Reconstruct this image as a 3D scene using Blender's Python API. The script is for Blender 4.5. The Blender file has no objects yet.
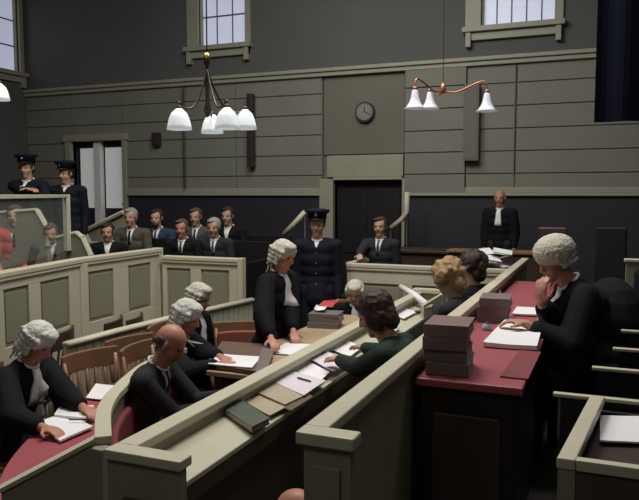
import bpy, bmesh, math, random
from mathutils.bvhtree import BVHTree
from mathutils import Vector, Matrix, Euler, Quaternion, noise
C = bpy.context.scene.collection
PI = math.pi
random.seed(4)
# ------------------------------------------------------------------ camera
FPX = 695.0; CXP, CYP = 319.5, 250.0; EYE = 2.1
PITCH = math.radians(4.6067); YAW = math.radians(22.267)
Fv = Vector((-math.sin(YAW)*math.cos(PITCH), math.cos(YAW)*math.cos(PITCH), -math.sin(PITCH)))
Rv = Vector((math.cos(YAW), math.sin(YAW), 0)); Uv = Rv.cross(Fv); CAM = Vector((0, 0, EYE))
def ray(px, py): return Fv + Rv*((px-CXP)/FPX) - Uv*((py-CYP)/FPX)
def PZ(px, py, z): d = ray(px, py); return CAM + d*((z-EYE)/d.z)
def PY(px, py, y): d = ray(px, py); return CAM + d*(y/d.y)
def PX(px, py, x): d = ray(px, py); return CAM + d*(x/d.x)
def PD(px, py, t): return CAM + ray(px, py)*t
cd = bpy.data.cameras.new('camera'); cam = bpy.data.objects.new('camera', cd); C.objects.link(cam)
cd.sensor_width = 36; cd.lens = 36*FPX/639; cd.clip_end = 100
cam.location = CAM
cam.rotation_euler = Matrix((Rv, Uv, -Fv)).transposed().to_euler()
bpy.context.scene.camera = cam

# ------------------------------------------------------------------ materials
def mat(name, col, rough=.55, var=.12, scale=6, bump=.0, bscale=60, metal=0, emit=None, es=1, alpha=1, stretch=None, spec=.4, transmission=0):
    m = bpy.data.materials.new(name); m.use_nodes = True
    nt = m.node_tree; b = nt.nodes['Principled BSDF']
    b.inputs['Roughness'].default_value = rough; b.inputs['Metallic'].default_value = metal
    b.inputs['Specular IOR Level'].default_value = spec
    tc = nt.nodes.new('ShaderNodeTexCoord'); mp = nt.nodes.new('ShaderNodeMapping')
    nt.links.new(tc.outputs['Object'], mp.inputs[0])
    if stretch: mp.inputs['Scale'].default_value = stretch
    n = nt.nodes.new('ShaderNodeTexNoise'); n.inputs['Scale'].default_value = scale; n.inputs['Detail'].default_value = 5
    nt.links.new(mp.outputs[0], n.inputs['Vector'])
    mx = nt.nodes.new('ShaderNodeMix'); mx.data_type = 'RGBA'
    mx.inputs[6].default_value = (*[c*(1-var) for c in col], 1); mx.inputs[7].default_value = (*[min(1, c*(1+var)) for c in col], 1)
    nt.links.new(n.outputs['Fac'], mx.inputs[0]); nt.links.new(mx.outputs[2], b.inputs['Base Color'])
    if bump:
        n2 = nt.nodes.new('ShaderNodeTexNoise'); n2.inputs['Scale'].default_value = bscale; n2.inputs['Detail'].default_value = 3
        nt.links.new(mp.outputs[0], n2.inputs['Vector'])
        bp = nt.nodes.new('ShaderNodeBump'); bp.inputs['Strength'].default_value = bump; bp.inputs['Distance'].default_value = .01
        nt.links.new(n2.outputs['Fac'], bp.inputs['Height']); nt.links.new(bp.outputs[0], b.inputs['Normal'])
    if emit: b.inputs['Emission Color'].default_value = (*emit, 1); b.inputs['Emission Strength'].default_value = es
    if transmission: b.inputs['Transmission Weight'].default_value = transmission
    b.inputs['Alpha'].default_value = alpha
    return m
M = {}
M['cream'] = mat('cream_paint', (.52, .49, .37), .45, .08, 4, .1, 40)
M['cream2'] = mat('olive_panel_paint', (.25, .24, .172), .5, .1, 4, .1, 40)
M['desk'] = mat('pale_desk_top', (.52, .49, .37), .45, .07, 3)
M['brownpaint'] = mat('dark_brown_panel', (.075, .062, .05), .5, .15, 4)
M['darkpanel'] = mat('near_black_panel', (.010, .008, .009), .5, .2, 4)
M['wall_up'] = mat('upper_wall_plaster', (.098, .102, .096), .8, .12, 1.2)
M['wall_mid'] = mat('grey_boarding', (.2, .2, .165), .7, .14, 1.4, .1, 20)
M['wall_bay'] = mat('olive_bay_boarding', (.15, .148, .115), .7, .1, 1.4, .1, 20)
M['wall_low'] = mat('dark_dado_paint', (.021, .020, .028), .6, .15, 2)
M['trim'] = mat('cream_trim', (.31, .30, .235), .5, .1, 3)
M['floor'] = mat('dark_floor', (.05, .042, .036), .5, .25, 3, .1, 30)
M['ceil'] = mat('ceiling_plaster', (.25, .25, .23), .8)
M['red'] = mat('red_leather', (.33, .08, .095), .42, .12, 5, .15, 90)
M['darkred'] = mat('dark_red_blotter', (.20, .04, .05), .6)
M['redcloth'] = mat('faded_red_leather', (.30, .09, .07), .5, .2, 6, .15, 90)
M['wood'] = mat('brown_chair_wood', (.22, .12, .062), .35, .25, 6, 0, stretch=(1, 1, .2))
M['darkwood'] = mat('dark_wood', (.05, .03, .024), .4, .25, 6)
M['tan'] = mat('tan_table_top', (.42, .30, .19), .45, .12, 5)
M['black'] = mat('black_cloth', (.006, .006, .008), .85, .3, 12, .2, 80, spec=.2)
M['navy'] = mat('navy_uniform', (.007, .009, .016), .8, .3, 12, .2, 80, spec=.2)
M['green_jumper'] = mat('dark_green_cloth', (.02, .032, .026), .85, .25, 12, .2, 80, spec=.2)
M['charcoal'] = mat('charcoal_suit', (.022, .022, .026), .85, .25, 12, .2, 80, spec=.2)
M['greysuit'] = mat('grey_suit', (.07, .072, .068), .85, .2, 12, .2, 80, spec=.2)
M['bluesuit'] = mat('blue_suit', (.03, .045, .085), .85, .2, 12, .2, 80, spec=.2)
M['tweed'] = mat('brown_tweed', (.085, .078, .058), .85, .25, 20, .2, 80, spec=.2)
M['pinkred'] = mat('bright_red_cloth', (.55, .09, .08), .7, .1, 12)
M['white'] = mat('white_cloth', (.74, .74, .74), .6, .05, 8)
M['skin'] = mat('skin', (.46, .27, .19), .5, .1, 9, spec=.3)
M['skin_red'] = mat('ruddy_skin', (.45, .21, .15), .45, .12, 9, spec=.3)
M['lip'] = mat('lips', (.36, .15, .12), .5, .05)
M['eye'] = mat('eye', (.05, .04, .04), .2, .1)
M['wig'] = mat('horsehair_wig', (.5, .485, .40), .8, .22, 45, .8, 70)
M['wigw'] = mat('white_horsehair_wig', (.58, .58, .53), .8, .2, 45, .8, 70)
M['grey_hair'] = mat('grey_hair', (.25, .245, .23), .7, .25, 30, .6, 90)
M['hair_dark'] = mat('dark_hair', (.022, .014, .011), .6, .3, 30, .6, 90)
M['hair_auburn'] = mat('dark_auburn_hair', (.05, .022, .018), .6, .3, 30, .6, 90)
M['hair_brown'] = mat('brown_hair', (.07, .045, .03), .6, .3, 30, .6, 90)
M['hair_ginger'] = mat('ginger_hair', (.33, .21, .10), .6, .25, 30, .6, 90)
M['paper'] = mat('white_paper', (.78, .77, .78), .6, .04, 8)
M['paper_pink'] = mat('pinkish_paper', (.68, .61, .66), .6, .04, 8)
M['paper_blue'] = mat('pale_blue_paper', (.42, .50, .62), .6, .05, 8)
M['folder'] = mat('buff_folder', (.40, .34, .24), .6, .08, 8)
M['folder_green'] = mat('green_folder', (.085, .10, .075), .5, .12, 8)
M['folder_brown'] = mat('brown_folder', (.13, .085, .062), .55, .12, 8)
M['book'] = mat('maroon_book_cloth', (.20, .125, .12), .5, .18, 9)
M['book2'] = mat('grey_brown_book_cloth', (.17, .14, .13), .5, .18, 9)
M['page'] = mat('page_edges', (.42, .36, .27), .8, .12, 50, stretch=(.1, .1, 6))
M['brass'] = mat('brass', (.45, .33, .13), .3, .1, 20, metal=1)
M['bronze'] = mat('dark_bronze', (.10, .075, .06), .4, .1, 20, metal=.7)
M['copper'] = mat('reddish_copper', (.42, .17, .12), .4, .1, 20, metal=.6)
M['shade'] = mat('opal_glass_shade', (.72, .74, .74), .25, .05, 20, emit=(.85, .93, 1), es=.32)
M['shade2'] = mat('faint_glow_opal_shade', (.62, .62, .68), .25, .05, 20, emit=(.85, .85, 1), es=.14)  # weak emission puts a faint glow into the glass
M['pane'] = mat('frosted_daylit_pane', (.5, .52, .6), .4, .08, 6, emit=(.66, .70, .92), es=.42)
M['pane2'] = mat('glowing_door_pane', (.55, .55, .52), .6, .06, 6, emit=(.80, .82, .80), es=.20)  # pale pane with a weak glow of its own
M['leaded'] = mat('dark_leading', (.12, .12, .12), .6)
M['glass'] = mat('dock_glass', (.8, .9, .88), .05, .02, alpha=.05, spec=.3)
M['clockface'] = mat('clock_face', (.22, .22, .21), .5, .05)
M['clockrim'] = mat('clock_rim', (.035, .03, .028), .4)
M['navyboard'] = mat('dark_navy_drape', (.004, .006, .014), .9, .3, 6, spec=.1)
M['greenpost'] = mat('pale_green_paint', (.20, .25, .15), .6, .08, 5)
M['ink'] = mat('ink_black', (.02, .02, .02), .4)
M['silver'] = mat('badge_silver', (.5, .5, .5), .3, .05, metal=1)

# ------------------------------------------------------------------ mesh builder
class MB:
    def __init__(s): s.v = []; s.f = []; s.m = Matrix.Identity(4)
    def add(s, vs, fs):
        o = len(s.v); s.v += [s.m @ Vector(p) for p in vs]; s.f += [[i+o for i in f] for f in fs]; return s
    def box(s, x0, x1, y0, y1, z0, z1):
        x0, x1 = sorted((x0, x1)); y0, y1 = sorted((y0, y1)); z0, z1 = sorted((z0, z1))
        return s.add([(x0,y0,z0),(x1,y0,z0),(x1,y1,z0),(x0,y1,z0),(x0,y0,z1),(x1,y0,z1),(x1,y1,z1),(x0,y1,z1)],
            [[0,3,2,1],[4,5,6,7],[0,1,5,4],[1,2,6,5],[2,3,7,6],[3,0,4,7]])
    def prism(s, pts, z0, z1):
        a = sum(pts[i][0]*pts[(i+1) % len(pts)][1]-pts[(i+1) % len(pts)][0]*pts[i][1] for i in range(len(pts)))
        if a < 0: pts = pts[::-1]
        n = len(pts)
        za = z0 if isinstance(z0, (list, tuple)) else [z0]*n; zb = z1 if isinstance(z1, (list, tuple)) else [z1]*n
        return s.add([(p[0], p[1], z) for p, z in zip(pts, za)]+[(p[0], p[1], z) for p, z in zip(pts, zb)],
            [list(range(n))[::-1], list(range(n, 2*n))]+[[i, (i+1) % n, n+(i+1) % n, n+i] for i in range(n)])
    def strip(s, a, b, z0, z1):   # closed solid between two equally long 2D polylines
        n = len(a); vs = []
        for z in (z0, z1):
            vs += [(p[0], p[1], z) for p in a]+[(p[0], p[1], z) for p in b]
        fs = []
        for i in range(n-1):
            A, B, A2, B2 = i, i+1, n+i, n+i+1
            fs += [[A, B, B2, A2], [A+2*n, A2+2*n, B2+2*n, B+2*n], [A, A+2*n, B+2*n, B], [A2, B2, B2+2*n, A2+2*n]]
        fs += [[0, n, 3*n, 2*n], [n-1, 3*n-1, 4*n-1, 2*n-1]]
        return s.add(vs, fs)
    def ell(s, c, r, rot=None, n=16, k=10):
        vs = [(0, 0, 1)]
        for j in range(1, k):
            t = PI*j/k
            for i in range(n): a = 2*PI*i/n; vs.append((math.sin(t)*math.cos(a), math.sin(t)*math.sin(a), math.cos(t)))
        vs.append((0, 0, -1)); fs = []
        for i in range(n): fs.append([0, 1+i, 1+(i+1) % n]); L = 1+(k-2)*n; fs.append([len(vs)-1, L+(i+1) % n, L+i])
        for j in range(k-2):
            for i in range(n): a = 1+j*n+i; b = 1+j*n+(i+1) % n; fs.append([a, a+n, b+n, b])
        c = Vector(c); R = rot or Matrix.Identity(3)
        return s.add([c+R @ Vector((p[0]*r[0], p[1]*r[1], p[2]*r[2])) for p in vs], fs)
    def tube(s, pts, rad, n=10, caps=True, flat=None):
        pts = [Vector(p) for p in pts]; N = len(pts)
        rr = rad if isinstance(rad, (list, tuple)) else [rad]*N
        vs = []; up = None
        for i, p in enumerate(pts):
            t = (pts[min(i+1, N-1)]-pts[max(i-1, 0)]).normalized()
            if up is None: up = Vector((0, 0, 1)) if abs(t.z) < .9 else Vector((0, 1, 0))
            x = t.cross(up); x = x.normalized() if x.length > 1e-5 else Vector((1, 0, 0)); y = x.cross(t).normalized(); up = y
            for k in range(n):
                a = 2*PI*k/n; vs.append(p+x*(math.cos(a)*rr[i])+y*(math.sin(a)*rr[i]*(flat or 1)))
        fs = [[i*n+k, i*n+(k+1) % n, (i+1)*n+(k+1) % n, (i+1)*n+k] for i in range(N-1) for k in range(n)]
        if caps: fs += [list(range(n))[::-1], [(N-1)*n+k for k in range(n)]]
        return s.add(vs, fs)
    def lathe(s, prof, c=(0, 0, 0), n=20, squash=(1, 1)):
        vs = []
        for r, z in prof:
            for k in range(n): a = 2*PI*k/n; vs.append((c[0]+r*math.cos(a)*squash[0], c[1]+r*math.sin(a)*squash[1], c[2]+z))
        fs = [[i*n+k, i*n+(k+1) % n, (i+1)*n+(k+1) % n, (i+1)*n+k] for i in range(len(prof)-1) for k in range(n)]
        fs += [list(range(n))[::-1], [(len(prof)-1)*n+k for k in range(n)]]
        return s.add(vs, fs)
    def rc(s, a, b, ra, rb, n=12):   # tapered capsule
        a = Vector(a); b = Vector(b)
        s.ell(a, (ra,)*3, n=n, k=8); s.ell(b, (rb,)*3, n=n, k=8)
        if (b-a).length > 1e-4: s.tube([a, b], [ra, rb], n=n)
        return s
    def mesh(s, name):
        me = bpy.data.meshes.new(name); me.from_pydata([tuple(v) for v in s.v], [], s.f)
        bm = bmesh.new(); bm.from_mesh(me); bmesh.ops.recalc_face_normals(bm, faces=bm.faces); bm.to_mesh(me); bm.free()
        return me
    def build(s, name, m, parent=None, smooth=False, bevel=0, world=True, solid=0):
        me = s.mesh(name)
        if parent is not None and world:
            me.transform(Matrix.LocRotScale(parent.location, parent.rotation_euler, None).inverted())
        o = bpy.data.objects.new(name, me); C.objects.link(o); me.materials.append(M[m])
        if parent is not None: o.parent = parent
        if smooth:
            for p in me.polygons: p.use_smooth = True
        if bevel:
            b = o.modifiers.new('bevel', 'BEVEL'); b.width = bevel; b.segments = 2; b.limit_method = 'ANGLE'
        return o
def frame(o, rz=0, rx=0, ry=0): return Matrix.Translation(Vector(o)) @ Euler((rx, ry, rz)).to_matrix().to_4x4()
def tag(o, label, cat, group=None):
    o['label'] = label; o['category'] = cat
    if group: o['group'] = group
    return o
def thing(name, label, cat, loc=(0, 0, 0), rz=0, group=None):
    o = bpy.data.objects.new(name, None); C.objects.link(o); o.location = Vector(loc); o.rotation_euler = (0, 0, rz)
    o.empty_display_size = .1
    return tag(o, label, cat, group)
def struct(o): o['kind'] = 'structure'; return o
def dup(root, loc, rz, label, group=None):
    r = root.copy(); C.objects.link(r); r.location = Vector(loc); r.rotation_euler = (0, 0, rz); r['label'] = label
    if group: r['group'] = group
    for ch in list(root.children):
        c = ch.copy(); C.objects.link(c); c.parent = r
        for g in list(ch.children):
            d = g.copy(); C.objects.link(d); d.parent = c
    return r
def box(name, m, dims, parent=None, bevel=.004):
    return MB().box(*dims).build(name, m, parent, bevel=bevel)

# ------------------------------------------------------------------ room shell
YW = 11.0; XL = -10.95; XR = 4.0; YB = -3.0; ZC = 6.6
struct(box('floor', 'floor', (XL-.2, XR+.2, YB-.2, YW+.3, -.1, 0), bevel=0))
struct(box('ceiling', 'ceil', (XL-.2, XR+.2, YB-.2, YW+.3, ZC, ZC+.1), bevel=0))
def zat(px, py): return PY(px, py, YW).z
def xat(px): return PY(px, 150, YW).x
ZCOR = 4.13; ZDADO = 2.08
# windows in the upper back wall : glass extents
W = [(xat(201), xat(247), zat(225, 44), zat(225, 44)+1.55), (xat(479), xat(553), zat(515, 23), zat(515, 23)+1.7)]
segs = []; x = XL
mb = MB()
for (a, b, z0, z1) in W:
    mb.box(x, a, YW, YW+.25, ZCOR, ZC); mb.box(a, b, YW, YW+.25, ZCOR, z0); mb.box(a, b, YW, YW+.25, z1, ZC); x = b
mb.box(x, XR, YW, YW+.25, ZCOR, ZC)
wb = struct(mb.build('wall_back', 'wall_up'))
# boarding between dado and cornice, grooves between boards are real gaps
xb0, xb1 = xat(322), xat(405)
doorL = (xat(72), xat(123)); dtop = zat(98, 141)
mb = MB(); bay = MB()
mb.box(XL, doorL[0], YW+.03, YW+.25, ZDADO, ZCOR); mb.box(doorL[0], doorL[1], YW+.03, YW+.25, dtop, ZCOR); mb.box(doorL[1], xb0, YW+.03, YW+.25, ZDADO, ZCOR)
mb.box(xb1, XR, YW+.03, YW+.25, ZDADO, ZCOR)
nb = 6; h = (ZCOR-ZDADO)/nb
cuts = [XL, doorL[0], doorL[1], xat(186), xat(236), xb0, xb1, xat(466), xat(515), XR]
for k in range(nb):
    z0 = ZDADO+k*h; z1 = z0+h-.014
    for i in range(len(cuts)-1):
        a, b = cuts[i]+.006, cuts[i+1]-.006
        if i == 5: continue
        if i == 1 and z0 < dtop+.08:
            if z1 > dtop+.15: mb.box(a, b, YW, YW+.05, dtop+.02, z1)
            continue
        proud = .05 if i in (6,) else 0
        mb.box(a, b, YW-proud, YW+.05, z0, z1)
mb.build('boarding', 'wall_mid', wb, bevel=.006)
DT = zat(368, 180)
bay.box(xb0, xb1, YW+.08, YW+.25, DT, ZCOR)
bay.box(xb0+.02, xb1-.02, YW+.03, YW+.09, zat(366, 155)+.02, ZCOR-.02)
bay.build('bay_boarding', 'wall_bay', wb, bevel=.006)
lo = MB(); dx0, dx1 = xat(334), xat(403)
lo.box(XL, doorL[0], YW, YW+.25, 0, ZDADO).box(doorL[0], doorL[1], YW, YW+.25, 0, .95).box(doorL[1], xb0, YW, YW+.25, 0, ZDADO).box(xb1, XR, YW, YW+.25, 0, ZDADO)
lo.box(xb0, dx0, YW+.05, YW+.25, 0, DT).box(dx1, xb1, YW+.05, YW+.25, 0, DT)
lo.build('dado', 'wall_low', wb)
# trims
t = MB(); t.box(XL, XR, YW-.10, YW+.02, ZCOR, ZCOR+.06).box(XL, XR, YW-.06, YW+.02, ZCOR-.07, ZCOR); struct(t.build('trim_1', 'trim', bevel=.01))
t = MB()
for a, b in ((doorL[1]+.1, xb0), (xb1, XR)): t.box(a, b, YW-.06, YW+.02, ZDADO-.01, ZDADO+.035).box(a, b, YW-.035, YW+.02, ZDADO+.035, ZDADO+.12)
struct(t.build('trim_2', 'trim', bevel=.008))
# side, front walls
lw = (XL-.25, XL)
wy0, wy1 = 8.9, PX(18, 40, XL).y; wz0 = PX(10, 70, XL).z
mb = MB(); mb.box(*lw, YB, wy0, ZDADO, ZC).box(*lw, wy1, YW+.25, ZDADO, ZC).box(*lw, wy0, wy1, ZDADO, wz0).box(*lw, wy0, wy1, wz0+1.5, ZC)
wl = struct(mb.build('wall_left', 'wall_up')); MB().box(*lw, YB, YW, 0, ZDADO).build('dado', 'wall_low', wl)
struct(box('wall_right', 'wall_up', (XR, XR+.25, YB, YW+.25, 0, ZC), bevel=0))
struct(box('wall_front', 'wall_up', (XL, XR, YB-.25, YB, 0, ZC), bevel=0))
def window(name, a, b, z0, z1, nx, nz, side=None):
    T = Matrix.Identity(4)
    if side == 'left': T = Matrix(((0, -1, 0, XL), (1, 0, 0, 0), (0, 0, 1, 0), (0, 0, 0, 1)))   # local x -> world y, local y(into wall) -> world -x
    off = 0 if side == 'left' else YW
    def mb(): m = MB(); m.m = T; return m
    p = mb().box(a, b, off+.10, off+.13, z0, z1).build(name, 'pane'); struct(p)
    f = mb(); w = .12
    f.box(a-.24, a, off-.05, off+.1, z0-.02, z1+.1).box(b, b+.1, off-.05, off+.1, z0-.02, z1+.1).box(a-.24, b+.1, off-.05, off+.1, z1, z1+.12)
    f.box(a, a+.03, off+.02, off+.1, z0, z1).box(b-.03, b, off+.02, off+.1, z0, z1)
    o = f.build('window_frame', 'trim', p, bevel=.008)
    s = mb(); s.box(a-.27, b+.13, off-.14, off+.1, z0-.10, z0-.02).box(a-.22, b+.08, off-.07, off, z0-.22, z0-.10)
    for q in (a-.22, b+.0): s.box(q, q+.08, off-.11, off, z0-.32, z0-.10)
    s.build('window_sill', 'trim', p, bevel=.008)
    g = mb()
    for i in range(1, nx): q = a+(b-a)*i/nx; g.box(q-.009, q+.009, off+.085, off+.10, z0, z1)
    for i in range(1, nz): q = z0+(z1-z0)*i/nz; g.box(a, b, off+.083, off+.10, q-.012, q+.012)
    g.build('glazing_bars', 'leaded', p)
    return p
window('window_1', *W[0], 3, 3)
window('window_2', *W[1], 5, 2)
window('window_3', wy0, wy1, wz0, wz0+1.5, 4, 3, 'left')
# glazed double door, left
dl, dr = doorL; db = .95
p = struct(MB().box(dl, dr, YW+.14, YW+.18, db, dtop).build('door_1', 'wall_low'))
f = MB(); f.box(dl-.14, dl, YW-.05, YW+.14, db, dtop+.02).box(dr, dr+.1, YW-.05, YW+.14, db, dtop+.02).box(dl-.18, dr+.14, YW-.07, YW+.14, dtop, dtop+.13)
f.build('door_frame', 'trim', p, bevel=.008)
MB().box(xat(92.5), xat(99), YW+.02, YW+.14, db, dtop).build('centre_post', 'white', p, bevel=.006)
for a, b, zt in ((xat(76), xat(90), zat(83, 148)), (xat(101), xat(120), zat(110, 147))):
    MB().box(a, b, YW+.12, YW+.145, zat(90, 208), zt).build('pane', 'pane2', p)
MB().ell((dr-.1, YW+.1, 1.9), (.03, .03, .03)).build('door_knob', 'brass', p, smooth=True)
# centre dark doorway
p = struct(MB().box(dx0, dx1, YW+.16, YW+.2, 0, DT).build('door_2', 'darkpanel'))
f = MB(); f.box(xat(322)-.03, dx0, YW-.05, YW+.16, 0, DT+.02).box(dx1, xat(406), YW-.05, YW+.16, 0, DT+.02)
f.box(dx0, dx1, YW-.05, YW+.16, DT, DT+.05)
f.build('door_frame', 'trim', p, bevel=.008)
MB().box(xb0+.1, xb1-.02, YW-.04, YW+.08, DT+.05, zat(366, 155)).build('overdoor_panel', 'trim', p, bevel=.01)
m_ = MB(); mx_ = (dx0+dx1)/2
for a, b in ((dx0+.08, mx_-.06), (mx_+.06, dx1-.08)):
    for z0, z1 in ((.2, .95), (1.1, DT-.15)): m_.box(a, b, YW+.14, YW+.165, z0, z1)
m_.build('door_panels', 'darkpanel', p, bevel=.01)
# raised floors
struct(box('floor_1', 'floor', (-.745, XR, 1.72, 10.9, 0, .5), bevel=0))          # bench platform
struct(box('floor_2', 'floor', (-1.36, -.835, 1.9, 6.95, 0, .25), bevel=0))         # clerks' platform
struct(box('floor_3', 'floor', (-6.6, -3.75, 6.78, 10.4, 0, .5), bevel=0))        # gallery platform
struct(box('floor_4', 'floor', (XL, -6.62, 3.2, 10.95, 0, .62), bevel=0))
struct(box('floor_6', 'floor', (-1.75, -.75, 8.36, 10.9, 0, .5), bevel=0))
struct(box('floor_5', 'floor', (-6.6, -4.85, 3.2, 6.6, 0, .55), bevel=0))

# ------------------------------------------------------------------ panelling helper
def wallpanel(root, p0, p1, z0, z1, panels, th=.06, capw=.12, capz=None, m='cream', mp='cream2', cap=True, bead=True, pz=(.15, .12), side=1, capname='cap_rail'):
    """framed panelling from p0 to p1 (2D); side=+1 means the visible face is on the right of p0->p1"""
    p0 = Vector(p0[:2]); p1 = Vector(p1[:2]); d = p1-p0; L = d.length; a = math.atan2(d.y, d.x)
    T = frame((p0.x, p0.y, 0), a)
    f = MB(); f.m = T; y0 = 0; s = -side
    f.box(0, L, s*0, -s*th*.6, z0, z1)           # backing
    za, zb = z0+pz[0], z1-pz[1]
    f.box(0, L, 0, s*.022, z0, za).box(0, L, 0, s*.022, zb, z1)
    e = 0
    for (u0, u1) in panels:
        f.box(e, u0*L, 0, s*.022, za, zb); e = u1*L
    f.box(e, L, 0, s*.022, za, zb)
    f.build('frame', m, root, bevel=.004)
    for (u0, u1) in panels:
        q = MB(); q.m = T; q.box(u0*L+.006, u1*L-.006, 0, s*.006, za+.006, zb-.006); q.box(u0*L+.035, u1*L-.035, 0, s*.014, za+.035, zb-.035)
        q.build('panel', mp, root, bevel=.004)
    if cap:
        c = MB(); c.m = T; c.box(0, L, s*(.022+.025), -s*(capw-.047), z1, z1+.045)
        c.box(0, L, s*.022, s*.04, z1-.03, z1); c.build(capname, m, root, bevel=.008)

# ------------------------------------------------------------------ dock and jury box
ZD = 1.44
A0 = PZ(-70, 290, ZD+.045); A1 = PZ(0, 272, ZD+.045); A2 = PZ(80, 258, ZD+.045); A3 = PZ(158, 248, ZD+.045)
dock = thing('dock', 'curved cream panelled dock front with olive inset panels, topped by the glass screen', 'dock', (A2.x, A2.y, 0))
wallpanel(dock, A0, A1, 0, ZD, [(.2, .8)], pz=(.78, .10), side=1)
wallpanel(dock, A1, A2, 0, ZD, [(.0, .28), (.42, .80)], pz=(.87, .10), side=1)
wallpanel(dock, A2, A3, 0, ZD, [(.06, .36), (.55, .86)], pz=(.84, .10), side=1)
n = (A3-A2).normalized()
MB().box(A2.x-.035, A2.x+.045, A2.y-.05, A2.y+.06, 0, ZD).build('pilaster', 'cream', dock, bevel=.008)
MB().box(A3.x-.07, A3.x+.04, A3.y-.03, A3.y+.05, 0, ZD+.047).build('corner_post', 'cream', dock, bevel=.008)
# glass screen on the dock
gz = 2.095
g0 = PZ(70, 251, ZD+.045); g0.x -= .03; gA = Vector((A1.x-.06, A1.y, 0))
scr = thing('dock_screen', 'cream framed glass screen standing on the dock front', 'screen', (g0.x, g0.y, ZD+.045))
e = (g0-A0); e.z = 0; e.normalize(); gb = g0 - e*2.3
gb = Vector((A0.x-.04, A0.y, 0))
MB().box(g0.x-.028, g0.x+.028, g0.y-.03, g0.y+.03, ZD+.046, gz).build('post', 'cream', scr, bevel=.005)
m_ = MB(); g1 = Vector((A1.x-.05, A1.y, 0)); 
for a, b in ((gb, g1), (g1, g0)):
    d = b-a; m_.m = frame((a.x, a.y, 0), math.atan2(d.y, d.x)); L = Vector((d.x, d.y)).length
    m_.box(0, L, -.02, .02, gz-.035, gz)
m_.build('top_rail', 'cream', scr, bevel=.004)
m_ = MB()
for a, b in ((gb, g1), (g1, g0)):
    d = b-a; m_.m = frame((a.x, a.y, 0), math.atan2(d.y, d.x)); L = Vector((d.x, d.y)).length
    m_.box(0, L, -.003, .003, ZD+.05, gz-.035)
m_.build('glass_pane', 'glass', scr)
# jury box front
ZJ = 1.36
J0 = PZ(166, 255, ZJ+.045); J1 = PZ(239, 259, ZJ+.045); jy = (J0.y+J1.y)/2
jury = thing('jury_box', 'low cream jury box front with two olive panels, beside the dock corner', 'panelled box', (J0.x, jy, 0))
wallpanel(jury, (J0.x, jy), (J1.x-.03, jy), 0, ZJ, [(.06, .38), (.52, .88)], pz=(.5, .09), side=1)
MB().box(J1.x-.04, J1.x+.02, jy-.03, jy+.06, 0, ZJ+.048).build('corner_post', 'cream', jury, bevel=.006)
MB().box(J1.x-.05, J1.x-.02, jy+.07, 8.9, 0, ZJ-.02).build('side_panel', 'darkpanel', jury)
# pew ends seen behind the dock
def pewend(pts, yw, label, th=.07, mt='cream2'):
    P = [PY(a, b, yw) for a, b in pts]; c = sum(P, Vector())/len(P); zb = min(p.z for p in P)
    r = thing('bench_end', label, 'bench end', (c.x, yw, .55), group=None)
    # outline slab
    def slab(pp, y0, y1):
        m = MB(); n = len(pp); m.add([(p.x, y0, p.z) for p in pp]+[(p.x, y1, p.z) for p in pp], [list(range(n)), list(range(n, 2*n))[::-1]]+[[i, (i+1) % n, n+(i+1) % n, n+i] for i in range(n)]); return m
    base = [Vector((P[-1].x, yw, .56)), Vector((P[0].x, yw, .56))]
    slab(P+base, yw, yw+th).build('panel', mt, r)
    rail = MB()
    for a, b in zip(P[:-1], P[1:]):
        rail.tube([(a.x, yw+.01, a.z), (b.x, yw+.01, b.z)], .028, n=6)
    rail.build('edge_rail', 'cream', r)
pewend([(-14, 214), (10, 212), (36, 210), (49, 233), (47, 246)], 6.2, 'sloping cream edged bench end behind the glass, beside the red figure')
pewend([(56, 238), (76, 233), (82, 238), (90, 256)], 5.95, 'small cream edged bench end just right of the glass screen post')
pr = thing('stair_parapet', 'cream edged parapet sloping up to the glazed double doors', 'parapet', PY(100, 235, 8.2)*1)
pr.location.z = .5
P = [PY(a, b, 8.2) for a, b in [(123, 212), (84, 231), (90, 243), (128, 247), (158, 244)]]
m_ = MB()
for a, b in zip(P[:-1], P[1:]): m_.tube([a, b], .032, n=6)
m_.build('edge_rail', 'cream', pr)
m_ = MB(); n_ = 3
pp = [P[0], P[1], P[2], P[3], P[4]]
q = pp+[Vector((P[4].x, 8.2, .5)), Vector((P[1].x, 8.2, .5))]
poly = [P[0], P[1], Vector((P[1].x, 8.2, .63)), Vector((P[0].x, 8.2, .63))]
def slab(poly, y0, y1):
    m = MB(); n = len(poly); m.add([(p.x, y0, p.z) for p in poly]+[(p.x, y1, p.z) for p in poly], [list(range(n)), list(range(n, 2*n))[::-1]]+[[i, (i+1) % n, n+(i+1) % n, n+i] for i in range(n)]); return m
slab(poly, 8.23, 8.28).build('panel', 'cream2', pr)
slab([P[2], P[3], P[4], Vector((P[4].x, 8.2, .51)), Vector((P[2].x, 8.2, .51))], 8.17, 8.2).build('lower_panel', 'cream2', pr)

# ------------------------------------------------------------------ boarded rail behind the barristers' chairs
R0 = PZ(66, 342, 1.0); R1 = PZ(116, 329, 1.0); R2 = PZ(170, 316, 1.0); R3 = PZ(252, 298, 1.0)
br = thing('boarded_rail', 'long low cream boarded partition with rounded top rail behind the wooden chairs', 'partition', (R0.x, R0.y, 0))
m_ = MB(); cp = MB()
for a, b in ((R0, R1), (R1, R2), (R2, R3)):
    d = b-a; L = Vector((d.x, d.y)).length; T = frame((a.x, a.y, 0), math.atan2(d.y, d.x)); m_.m = T
    nbd = max(1, round(L/.085)); w = L/nbd
    m_.box(0, L, .0, .03, 0, .955)
    for k in range(nbd): m_.box(k*w+.004, (k+1)*w-.004, -.014, .002, 0, .955)
m_.build('boards', 'cream', br, bevel=.003)
cp.tube([(p.x, p.y, .98) for p in (R0, R1, R2, R3)], .042, n=10, flat=.6); cp.build('top_rail', 'cream', br, smooth=True)

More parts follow.
